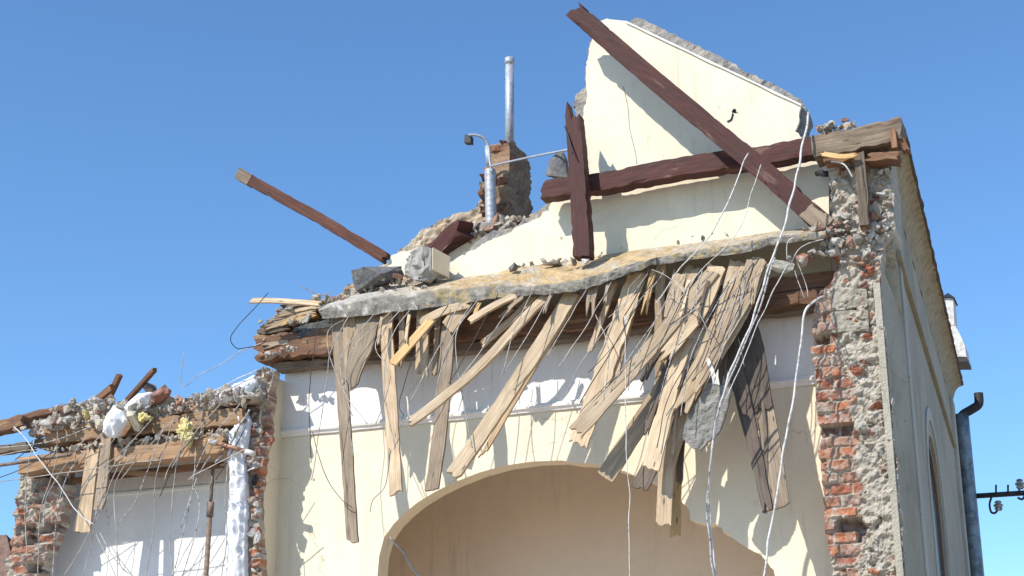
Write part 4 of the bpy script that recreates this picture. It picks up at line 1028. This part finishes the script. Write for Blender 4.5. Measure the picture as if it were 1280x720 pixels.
LR = [(.64, .56, .45), (.60, .55, .47), (.62, .58, .52), (.54, .47, .38), (.48, .42, .35), (.66, .61, .54), (.50, .28, .19)]
sp = []
for i in range(26):
    t = i/25; x = 40+t*275; y = 537-t*42
    sp.append((x, y, 9.55, (.06, .09, .022), 9, .024))
sp += [(92, 510, 9.5, (.10, .08, .035), 26, .034), (130, 505, 9.5, (.08, .08, .03), 18, .03), (60, 530, 9.45, (.09, .05, .02), 16, .03), (175, 508, 9.5, (.10, .08, .02), 16, .03), (290, 490, 9.55, (.1, .08, .03), 20, .03), (250, 498, 9.5, (.14, .06, .015), 16, .026)]
debris('rubble', sp, 11, LR, 'thick crust of crumbled mortar and stones over the left room ceiling')
sp = []
for i in range(20):
    t = i/19; sp.append((70+t*215, 563-t*24, 9.53, (.05, .04, .008), 9, .018))
debris('rubble', sp, 12, LR, 'small mortar crumbs lying between the two orange joists of the left room')
debris('rubble', [(322+3*sin(i*2.1), 470+i*22, 9.66, (.015, .02, .03), 6, .024) for i in range(12)], 13, [(.42, .2, .14), (.46, .26, .2), (.52, .48, .42), (.58, .54, .5)], 'loose brick bits clinging to the ragged edge of the middle pier')
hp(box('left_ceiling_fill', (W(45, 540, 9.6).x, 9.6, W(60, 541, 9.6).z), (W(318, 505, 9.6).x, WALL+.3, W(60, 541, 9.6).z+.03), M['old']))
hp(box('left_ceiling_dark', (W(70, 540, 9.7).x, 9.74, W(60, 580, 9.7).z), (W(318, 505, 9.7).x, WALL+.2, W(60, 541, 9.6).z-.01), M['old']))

o = timber('timber_beam', [(-30, 541, 9.5), (10, 533, 9.5), (36, 525, 9.5)], 15, .12, M['brown'], (.0, .05), seed=21, chip=.015); tag(o, 'brown rafter end entering from the left edge above the brick pillar', 'beam')
o = timber('timber_beam', [(30, 524, 9.62), (60, 516, 9.62), (90, 510, 9.62)], 8, .1, M['brown'], (.02, .05), seed=22, chip=.015); tag(o, 'brown batten running on from the rafter end into the rubble at left', 'beam')
o = timber('timber_beam', [(-30, 566, 9.55), (10, 562, 9.55), (42, 558, 9.55)], 10, .1, M['old'], (.0, .05), seed=23, chip=.02); tag(o, 'rotten grey timber end below the brown rafter end at left', 'beam')
o = tube('steel_rod', S((-20, 584, 9.40), (25, 578, 9.42), (90, 568, 9.45)), .014, M['steelpipe'], sides=8); tag(o, 'thin dark steel rod sticking out left under the rotten timber end', 'rod')
KG = 'sticks poking up from the left room rubble'
for (a, b, w, l) in (((112, 508), (141, 484), 8, 'brown stick leaning lowest above the left room'), ((134, 502), (150, 468), 6, 'steep brown stick crossing the leaning one above the left room'), ((158, 502), (194, 461), 5, 'longest brown stick poking up right of the other two')):
    o = timber('wood_stick', [(a[0], a[1], 9.6), (b[0], b[1], 9.5)], w, .04, M['brown'], (.01, .02), seed=a[0]*.1); tag(o, l, 'stick', KG)

# white bags / sheet
def cloth(name, pxs, Y, label, thick=.05, seed=0, fold=.03, mat='sheet', cat='plastic sheet'):
    poly = rag(XZ(pxs, Y), .006, .03, seed)
    cx = sum(p[0] for p in poly)/len(poly); cz = sum(p[1] for p in poly)/len(poly)
    def fn(a, z):
        q = nearest((a, z), poly); d = math.hypot(q[0]-a, q[1]-z)
        r = 1-abs(noise.noise(Vector((a*22+z*2.5, z*2.2, seed))))*2
        r2 = 1-abs(noise.noise(Vector((a*45+z*7, z*6, seed+3))))*2
        r3 = noise.voronoi(Vector((a*15+z*4, z*13-a*6, seed+8)))[0][0]*.5
        return thick*.8*min(1, (d/.07))+fold*r*min(1, d/.03)+fold*.5*r2*min(1, d/.02)-fold*1.6*r3*min(1, d/.02), (1, 1, 1)
    o = rough(name, poly, fn, .05, M[mat], res=.009, place=atY(Y), smooth=True); tag(o, label, cat); return o
cloth('plastic_bag', [(128, 540), (132, 520), (142, 506), (152, 513), (156, 525), (150, 535), (143, 545), (134, 546)], 9.38, 'crumpled white plastic bag hanging off the left room rubble', .05, 2, cat='bag')
cloth('plastic_bag', [(150, 515), (163, 500), (172, 492), (190, 490), (186, 503), (178, 512), (160, 522)], 9.46, 'white plastic sheeting bunched behind the hanging bag', .05, 3, cat='bag')
cloth('plastic_sheet', [(292, 514), (304, 512), (311, 525), (308, 545), (304, 570), (306, 600), (308, 640), (306, 680), (306, 760), (278, 760), (283, 700), (282, 660), (287, 620), (287, 590), (283, 565), (284, 545), (294, 530)], 9.60, 'long white plastic sheet hanging down against the middle brick pier', .04, 5, .035)
cloth('plastic_sheet', [(262, 498), (285, 484), (318, 468), (320, 478), (310, 492), (290, 502), (268, 506)], 9.55, 'white sheet lying on the rubble left of the middle pier', .04, 6)
# foam
def clump(name, px, Y, n, sz, label, mat, seed):
    rnd = random.Random(seed); V = []; Fc = []; c0 = W(px[0], px[1], Y)
    for i in range(n):
        c = c0+Vector((rnd.gauss(0, sz*.55), rnd.gauss(0, sz*.2), rnd.gauss(0, sz*.4))); s = sz*rnd.uniform(.45, .85)
        v, f = chunk_geo(c, (s, s*.6, s*.8), rnd.randint(0, 9999), 5, .7); o = len(V); V += v; Fc += [tuple(j+o for j in x) for x in f]
    o = link_mesh(name, V, Fc, mat); tag(o, label, 'insulation'); return o
clump('insulation_foam', (231, 540), 9.42, 5, .075, 'torn clump of yellow insulation on the upper orange joist', M['foam'], 3)
clump('insulation_foam', (184, 521), 9.38, 3, .045, 'small yellowish insulation tuft on the pale block', M['foam'], 5)
# brown pipe with white ends
pp = empty('drain_pipe_piece', W(285, 560, 9.36)); tag(pp, 'brown pipe stub with white ends crossing before the hanging sheet', 'pipe')
rp(tube('pipe', S((262, 551, 9.50), (313, 566, 9.52)), .018, M['copper'], k=2), pp)
rp(tube('pipe_end', S((262, 551, 9.50), (272, 554, 9.504)), .021, M['cable'], k=2), pp); rp(tube('pipe_end', S((307, 564.3, 9.518), (318, 567.5, 9.522)), .022, M['cable'], k=2), pp)
# rusty prop
pr_ = empty('steel_prop', (W(261, 640, 9.6).x, 9.6, 0)); tag(pr_, 'rusty steel prop standing in the left room before the white wall', 'prop')
tp = W(266, 586, 9.6); bx0 = Vector((tp.x, 9.6, 0)); cl = W(263, 636, 9.6)
rp(tube('inner_tube', [tp, Vector((tp.x, 9.6, cl.z))], .014, M['steelpipe'], sides=12, k=2), pr_)
rp(tube('outer_tube', [Vector((tp.x, 9.6, cl.z)), bx0], .019, M['steelpipe'], sides=12, k=2), pr_)
rp(tube('collar', [Vector((tp.x, 9.6, cl.z-.06)), Vector((tp.x, 9.6, cl.z+.05))], .027, M['steelpipe'], sides=12, k=2), pr_)

# ================================================================= LAMP AND ROD NEAR THE CHIMNEY
lp = empty('gooseneck_lamp', W(613, 213, 10.4)); tag(lp, 'small gooseneck outdoor lamp on a bent tube beside the chimney', 'lamp')
rp(tube('arm', S((615, 215, 10.40), (612, 200, 10.40), (611, 185, 10.40), (606, 174, 10.38), (596, 169, 10.35), (586, 169, 10.32)), .012, M['galv']), lp)
hd = S((580, 178, 10.30), (588, 178, 10.30), (588, 169, 10.34), (581, 168, 10.34))
V = hd+[p+Vector((0, .06, 0)) for p in hd]
rp(link_mesh('lamp_head', V, [(0, 1, 2, 3), (4, 5, 6, 7), (0, 1, 5, 4), (1, 2, 6, 5), (2, 3, 7, 6), (3, 0, 4, 7)], M['dark']), lp)
rp(tube('bracket_plate', S((609, 183, 10.41), (611, 207, 10.41)), .022, M['galv'], k=2), lp)
o = tube('metal_rod', S((612, 208, 10.4), (660, 197, 10.1), (711, 187, 9.72)), .009, M['galv'], sides=6); tag(o, 'thin metal rod running from the chimney lamp to the red post', 'rod')
o = tube('metal_rod', S((706, 158, 9.62), (711, 172, 9.6), (716, 192, 9.56)), .006, M['dark'], sides=6); tag(o, 'short dark wire end bent away from the top of the red post', 'rod')

# ================================================================= CABLES
def cable(label, pts, r, mat, group=None, name='cable', cat='cable', k=8):
    P_ = spline([W(*p) for p in pts], k)
    j_ = .35*r+.0018
    P_ = [p+Vector([j_*2.2*noise.noise(p*7+Vector((q*9, 0, r*999))) for q in range(3)]) for p in P_]
    V_, F_ = tube_geo(P_, r*.66 if r > .004 else r, 6, wob=.2); o = link_mesh(name, V_, F_, M[mat], smooth=True); tag(o, label, cat, group); return o
CG = 'white cables hanging over the slab'
cable('thick white cable from the gable top down across the slab, left strand', [(1011, 142, 9.5), (1000, 200, 9.35), (983, 270, 9.25), (966, 322, 9.22), (940, 400, 9.22), (908, 478, 9.24), (893, 545, 9.26), (886, 610, 9.28), (888, 660, 9.28), (895, 722, 9.28), (900, 760, 9.28)], .012, 'cable', CG)
cable('mottled grey cable strand twisted beside the thick white cable', [(968, 322, 9.20), (944, 400, 9.20), (913, 470, 9.21), (897, 520, 9.23), (888, 580, 9.25), (884, 640, 9.26), (890, 700, 9.26), (897, 760, 9.26)], .009, 'cablegrey', CG)
cable('thin white strand leaving the twisted cables to the right', [(985, 330, 9.22), (968, 362, 9.2), (950, 400, 9.2), (925, 460, 9.2), (906, 500, 9.2)], .005, 'cable', CG)
cable('white cable bent over the pier edge and hanging at right', [(1031, 371, 9.55), (1016, 378, 9.42), (1005, 392, 9.36), (1001, 430, 9.35), (992, 500, 9.34), (977, 580, 9.33), (965, 650, 9.32), (955, 722, 9.32), (950, 760, 9.32)], .012, 'cable', CG)
cable('grey wire from the gable rafter down to the very long lath', [(935, 192, 9.45), (915, 240, 9.3), (890, 290, 9.25), (862, 322, 9.24), (845, 342, 9.28), (820, 380, 9.3)], .007, 'cable')
cable('fine white wire from the gable rafter down to the slab', [(951, 205, 9.44), (940, 240, 9.35), (925, 285, 9.28), (905, 310, 9.26), (870, 345, 9.28), (830, 405, 9.3)], .003, 'cable')
cable('thin white string hanging straight before the arch', [(781, 395, 9.3), (782, 470, 9.3), (783, 560, 9.3), (787, 620, 9.3), (786, 680, 9.3), (789, 760, 9.3)], .0035, 'cable')
cable('stiff pale wire bowing over the bundle of laths', [(815, 337, 9.35), (832, 344, 9.28), (850, 362, 9.26), (870, 385, 9.26), (885, 415, 9.27), (888, 450, 9.28)], .005, 'wire')
cable('looping wire against the sky left of the broken board stack', [(335, 366, 9.4), (318, 385, 9.4), (297, 408, 9.42), (288, 424, 9.45), (296, 436, 9.5), (312, 434, 9.55), (326, 430, 9.6)], .005, 'wiredark')
cable('stiff bent wire sagging to a hook above the left room', [(229, 441, 9.5), (227, 462, 9.5), (226, 480, 9.5), (232, 482, 9.5), (248, 470, 9.5), (275, 455, 9.52), (300, 440, 9.55), (328, 428, 9.6)], .005, 'wire')
cable('short rod end poking up over the pale lath at left', [(377, 359, 9.55), (400, 370, 9.6)], .004, 'wire')
cable('upper white cable sloping up to the middle pier', [(230, 505, 9.5), (275, 484, 9.5), (322, 462, 9.55)], .007, 'cable')
cable('lower white cable sloping up to the middle pier', [(250, 504, 9.48), (285, 487, 9.48), (320, 470, 9.52)], .006, 'cablegrey')
cable('white cable crossing the left brick pillar down to the laths', [(18, 534, 9.35), (32, 548, 9.33), (50, 576, 9.3), (72, 602, 9.3), (92, 634, 9.3), (117, 657, 9.3)], .007, 'cable')
cable('pale flat lead slanting before the hanging sheet', [(312, 512, 9.54), (292, 545, 9.54), (270, 578, 9.54)], .012, 'cablegrey')
cable('black lead slanting before the hanging sheet', [(308, 533, 9.53), (290, 565, 9.53), (270, 600, 9.53)], .006, 'wiredark')
cable('grey stick leaning inside the arch opening', [(488, 672, 9.9), (505, 693, 9.95), (527, 725, 10.0)], .013, 'wire')
cable('rusty bent hook of wire at the pier beside the brick lump', [(985, 330, 9.5), (984, 305, 9.45), (992, 297, 9.45)], .004, 'cable')
cable('pale wire arching from the brick lump to the pier rubble', [(988, 335, 9.5), (996, 315, 9.42), (1010, 304, 9.45), (1030, 300, 9.5)], .005, 'cable')
cable('curved white tube by the grey beam end', [(1040, 203, 9.5), (1055, 206, 9.48), (1064, 222, 9.5)], .009, 'cable')
cable('dark pipe hole stub in the gable beside the right pier', [(1024, 217, 9.9), (1032, 218, 9.7)], .035, 'dark')

# thin wires: two fields of look-alikes
rnd = random.Random(42)
WG = 'thin wires of the torn ceiling mat, main room'
main = [((436, 400), (414, 440), (407, 482), (389, 600)), ((470, 396), (430, 440), (426, 470), (440, 520)), ((490, 395), (440, 440), (432, 500), (443, 570)), ((505, 388), (470, 430), (488, 470), (470, 530)),
        ((520, 384), (490, 420), (480, 480), (495, 560)), ((560, 388), (520, 440), (500, 500), (505, 520)), ((575, 384), (545, 440), (512, 505)), ((600, 378), (560, 430), (540, 520)), ((622, 374), (590, 430), (562, 480)),
        ((650, 372), (600, 440), (570, 480)), ((665, 372), (640, 420), (627, 470)), ((690, 370), (660, 420), (628, 468)), ((735, 364), (710, 400), (684, 446)), ((765, 357), (730, 410), (697, 460)), ((745, 400), (760, 440), (755, 500)), ((812, 342), (790, 380), (780, 398), (782, 420)),
        ((838, 372), (800, 440), (785, 488)), ((862, 360), (830, 420), (800, 488)), ((905, 352), (870, 430), (835, 500), (822, 560)), ((918, 345), (885, 400), (862, 450), (850, 520)), ((930, 345), (905, 420), (875, 480)), ((945, 345), (920, 400), (890, 470)), ((955, 338), (935, 380), (900, 440)),
        ((984, 330), (960, 380), (935, 430)), ((990, 335), (1002, 360), (1005, 372)), ((996, 333), (1008, 355), (1011, 371)), ((590, 385), (570, 430), (590, 560)), ((430, 405), (410, 420), (425, 480), (460, 530))]
for i, pts in enumerate(main):
    n_ = len(pts); P = [(p[0]+rnd.uniform(-1, 1), p[1], 9.40-.12*(j/(n_-1))+rnd.uniform(-.02, .02)) for j, p in enumerate(pts)]
    P[0] = (pts[0][0], pts[0][1]-6, 9.48)
    cable('thin hanging wire of the torn ceiling mat under the concrete slab', P, .0034, rnd.choice(['wire', 'wire', 'wiredark']), WG, name='wire', cat='wire')
rb = random.Random(77)
for i in range(14):
    x = rb.uniform(800, 960); y = 330+rb.uniform(0, 25); ln = rb.uniform(50, 190); sl = rb.uniform(.25, .75)
    P = [(x, y, 9.44), (x-ln*sl*.3+rb.uniform(-5, 5), y+ln*.3, 9.33), (x-ln*sl*.7+rb.uniform(-8, 8), y+ln*.65, 9.29), (x-ln*sl+rb.uniform(-10, 10), y+ln, 9.30)]
    cable('thin hanging wire of the torn ceiling mat under the concrete slab', P, rb.choice([.0028, .0034, .004]), rb.choice(['wire', 'cablegrey', 'wiredark', 'wiredark']), WG, name='wire', cat='wire')
cable('dark wire dangling left of the longest lath before the white frieze', [(398, 400, 9.45), (391, 450, 9.4), (386, 500, 9.4), (389, 578, 9.38)], .003, 'wiredark')
cable('long slack wire drooping from the frieze to the first laths', [(390, 540, 9.4), (405, 590, 9.38), (425, 622, 9.38), (440, 634, 9.4)], .003, 'wiredark')
cable('slender curl of wire low between the first two laths', [(487, 560, 9.4), (482, 605, 9.38), (466, 625, 9.38), (462, 640, 9.38)], .004, 'wire')
WG2 = 'thin wires of the torn ceiling mat, left room'
left = [((44, 545), (36, 580), (30, 640), (34, 690)), ((72, 540), (70, 580), (52, 640), (48, 720)), ((110, 545), (82, 580), (60, 620), (55, 660)), ((130, 540), (90, 585), (72, 640), (66, 725)), ((150, 540), (120, 580), (104, 620)), ((160, 560), (140, 600), (118, 655), (78, 725)), ((118, 660), (112, 690), (100, 730)), ((118, 665), (135, 700), (148, 730)), ((125, 667), (145, 700), (168, 722)),
        ((185, 545), (150, 590), (142, 620), (146, 660), (148, 730)), ((205, 530), (180, 600), (168, 630), (146, 656)), ((146, 690), (155, 712), (175, 722)), ((215, 525), (195, 600), (192, 660), (182, 725)), ((235, 520), (220, 590), (215, 640), (213, 680), (216, 720)), ((245, 560), (242, 610), (232, 650), (218, 710)), ((243, 610), (250, 632), (245, 665), (228, 725)),
        ((262, 570), (245, 600), (225, 660)), ((285, 575), (282, 630), (284, 670), (276, 730)), ((60, 560), (20, 565), (-20, 575)), ((110, 535), (60, 552), (0, 560)), ((75, 560), (30, 585), (-10, 600)), ((170, 545), (130, 600), (118, 655)), ((282, 512), (230, 560), (200, 620)), ((300, 505), (262, 550), (240, 600)), ((255, 515), (215, 580), (205, 600)), ((190, 525), (150, 565), (110, 600)), ((220, 520), (180, 565), (150, 600)), ((275, 505), (240, 545), (215, 585)), ((40, 550), (34, 562), (18, 575)), ((90, 538), (60, 580), (40, 620)), ((310, 560), (250, 590), (235, 600)), ((200, 575), (160, 580), (0, 602))]
for i, pts in enumerate(left):
    n_ = len(pts); P = [(p[0]+rnd.uniform(-1, 1), p[1], 9.36-.05*(j/(n_-1))+rnd.uniform(-.02, .02)) for j, p in enumerate(pts)]
    cable('thin hanging wire of the torn ceiling mat before the left room', P, .0036, rnd.choice(['wire', 'wire', 'cablegrey', 'wiredark']), WG2, name='wire', cat='wire')
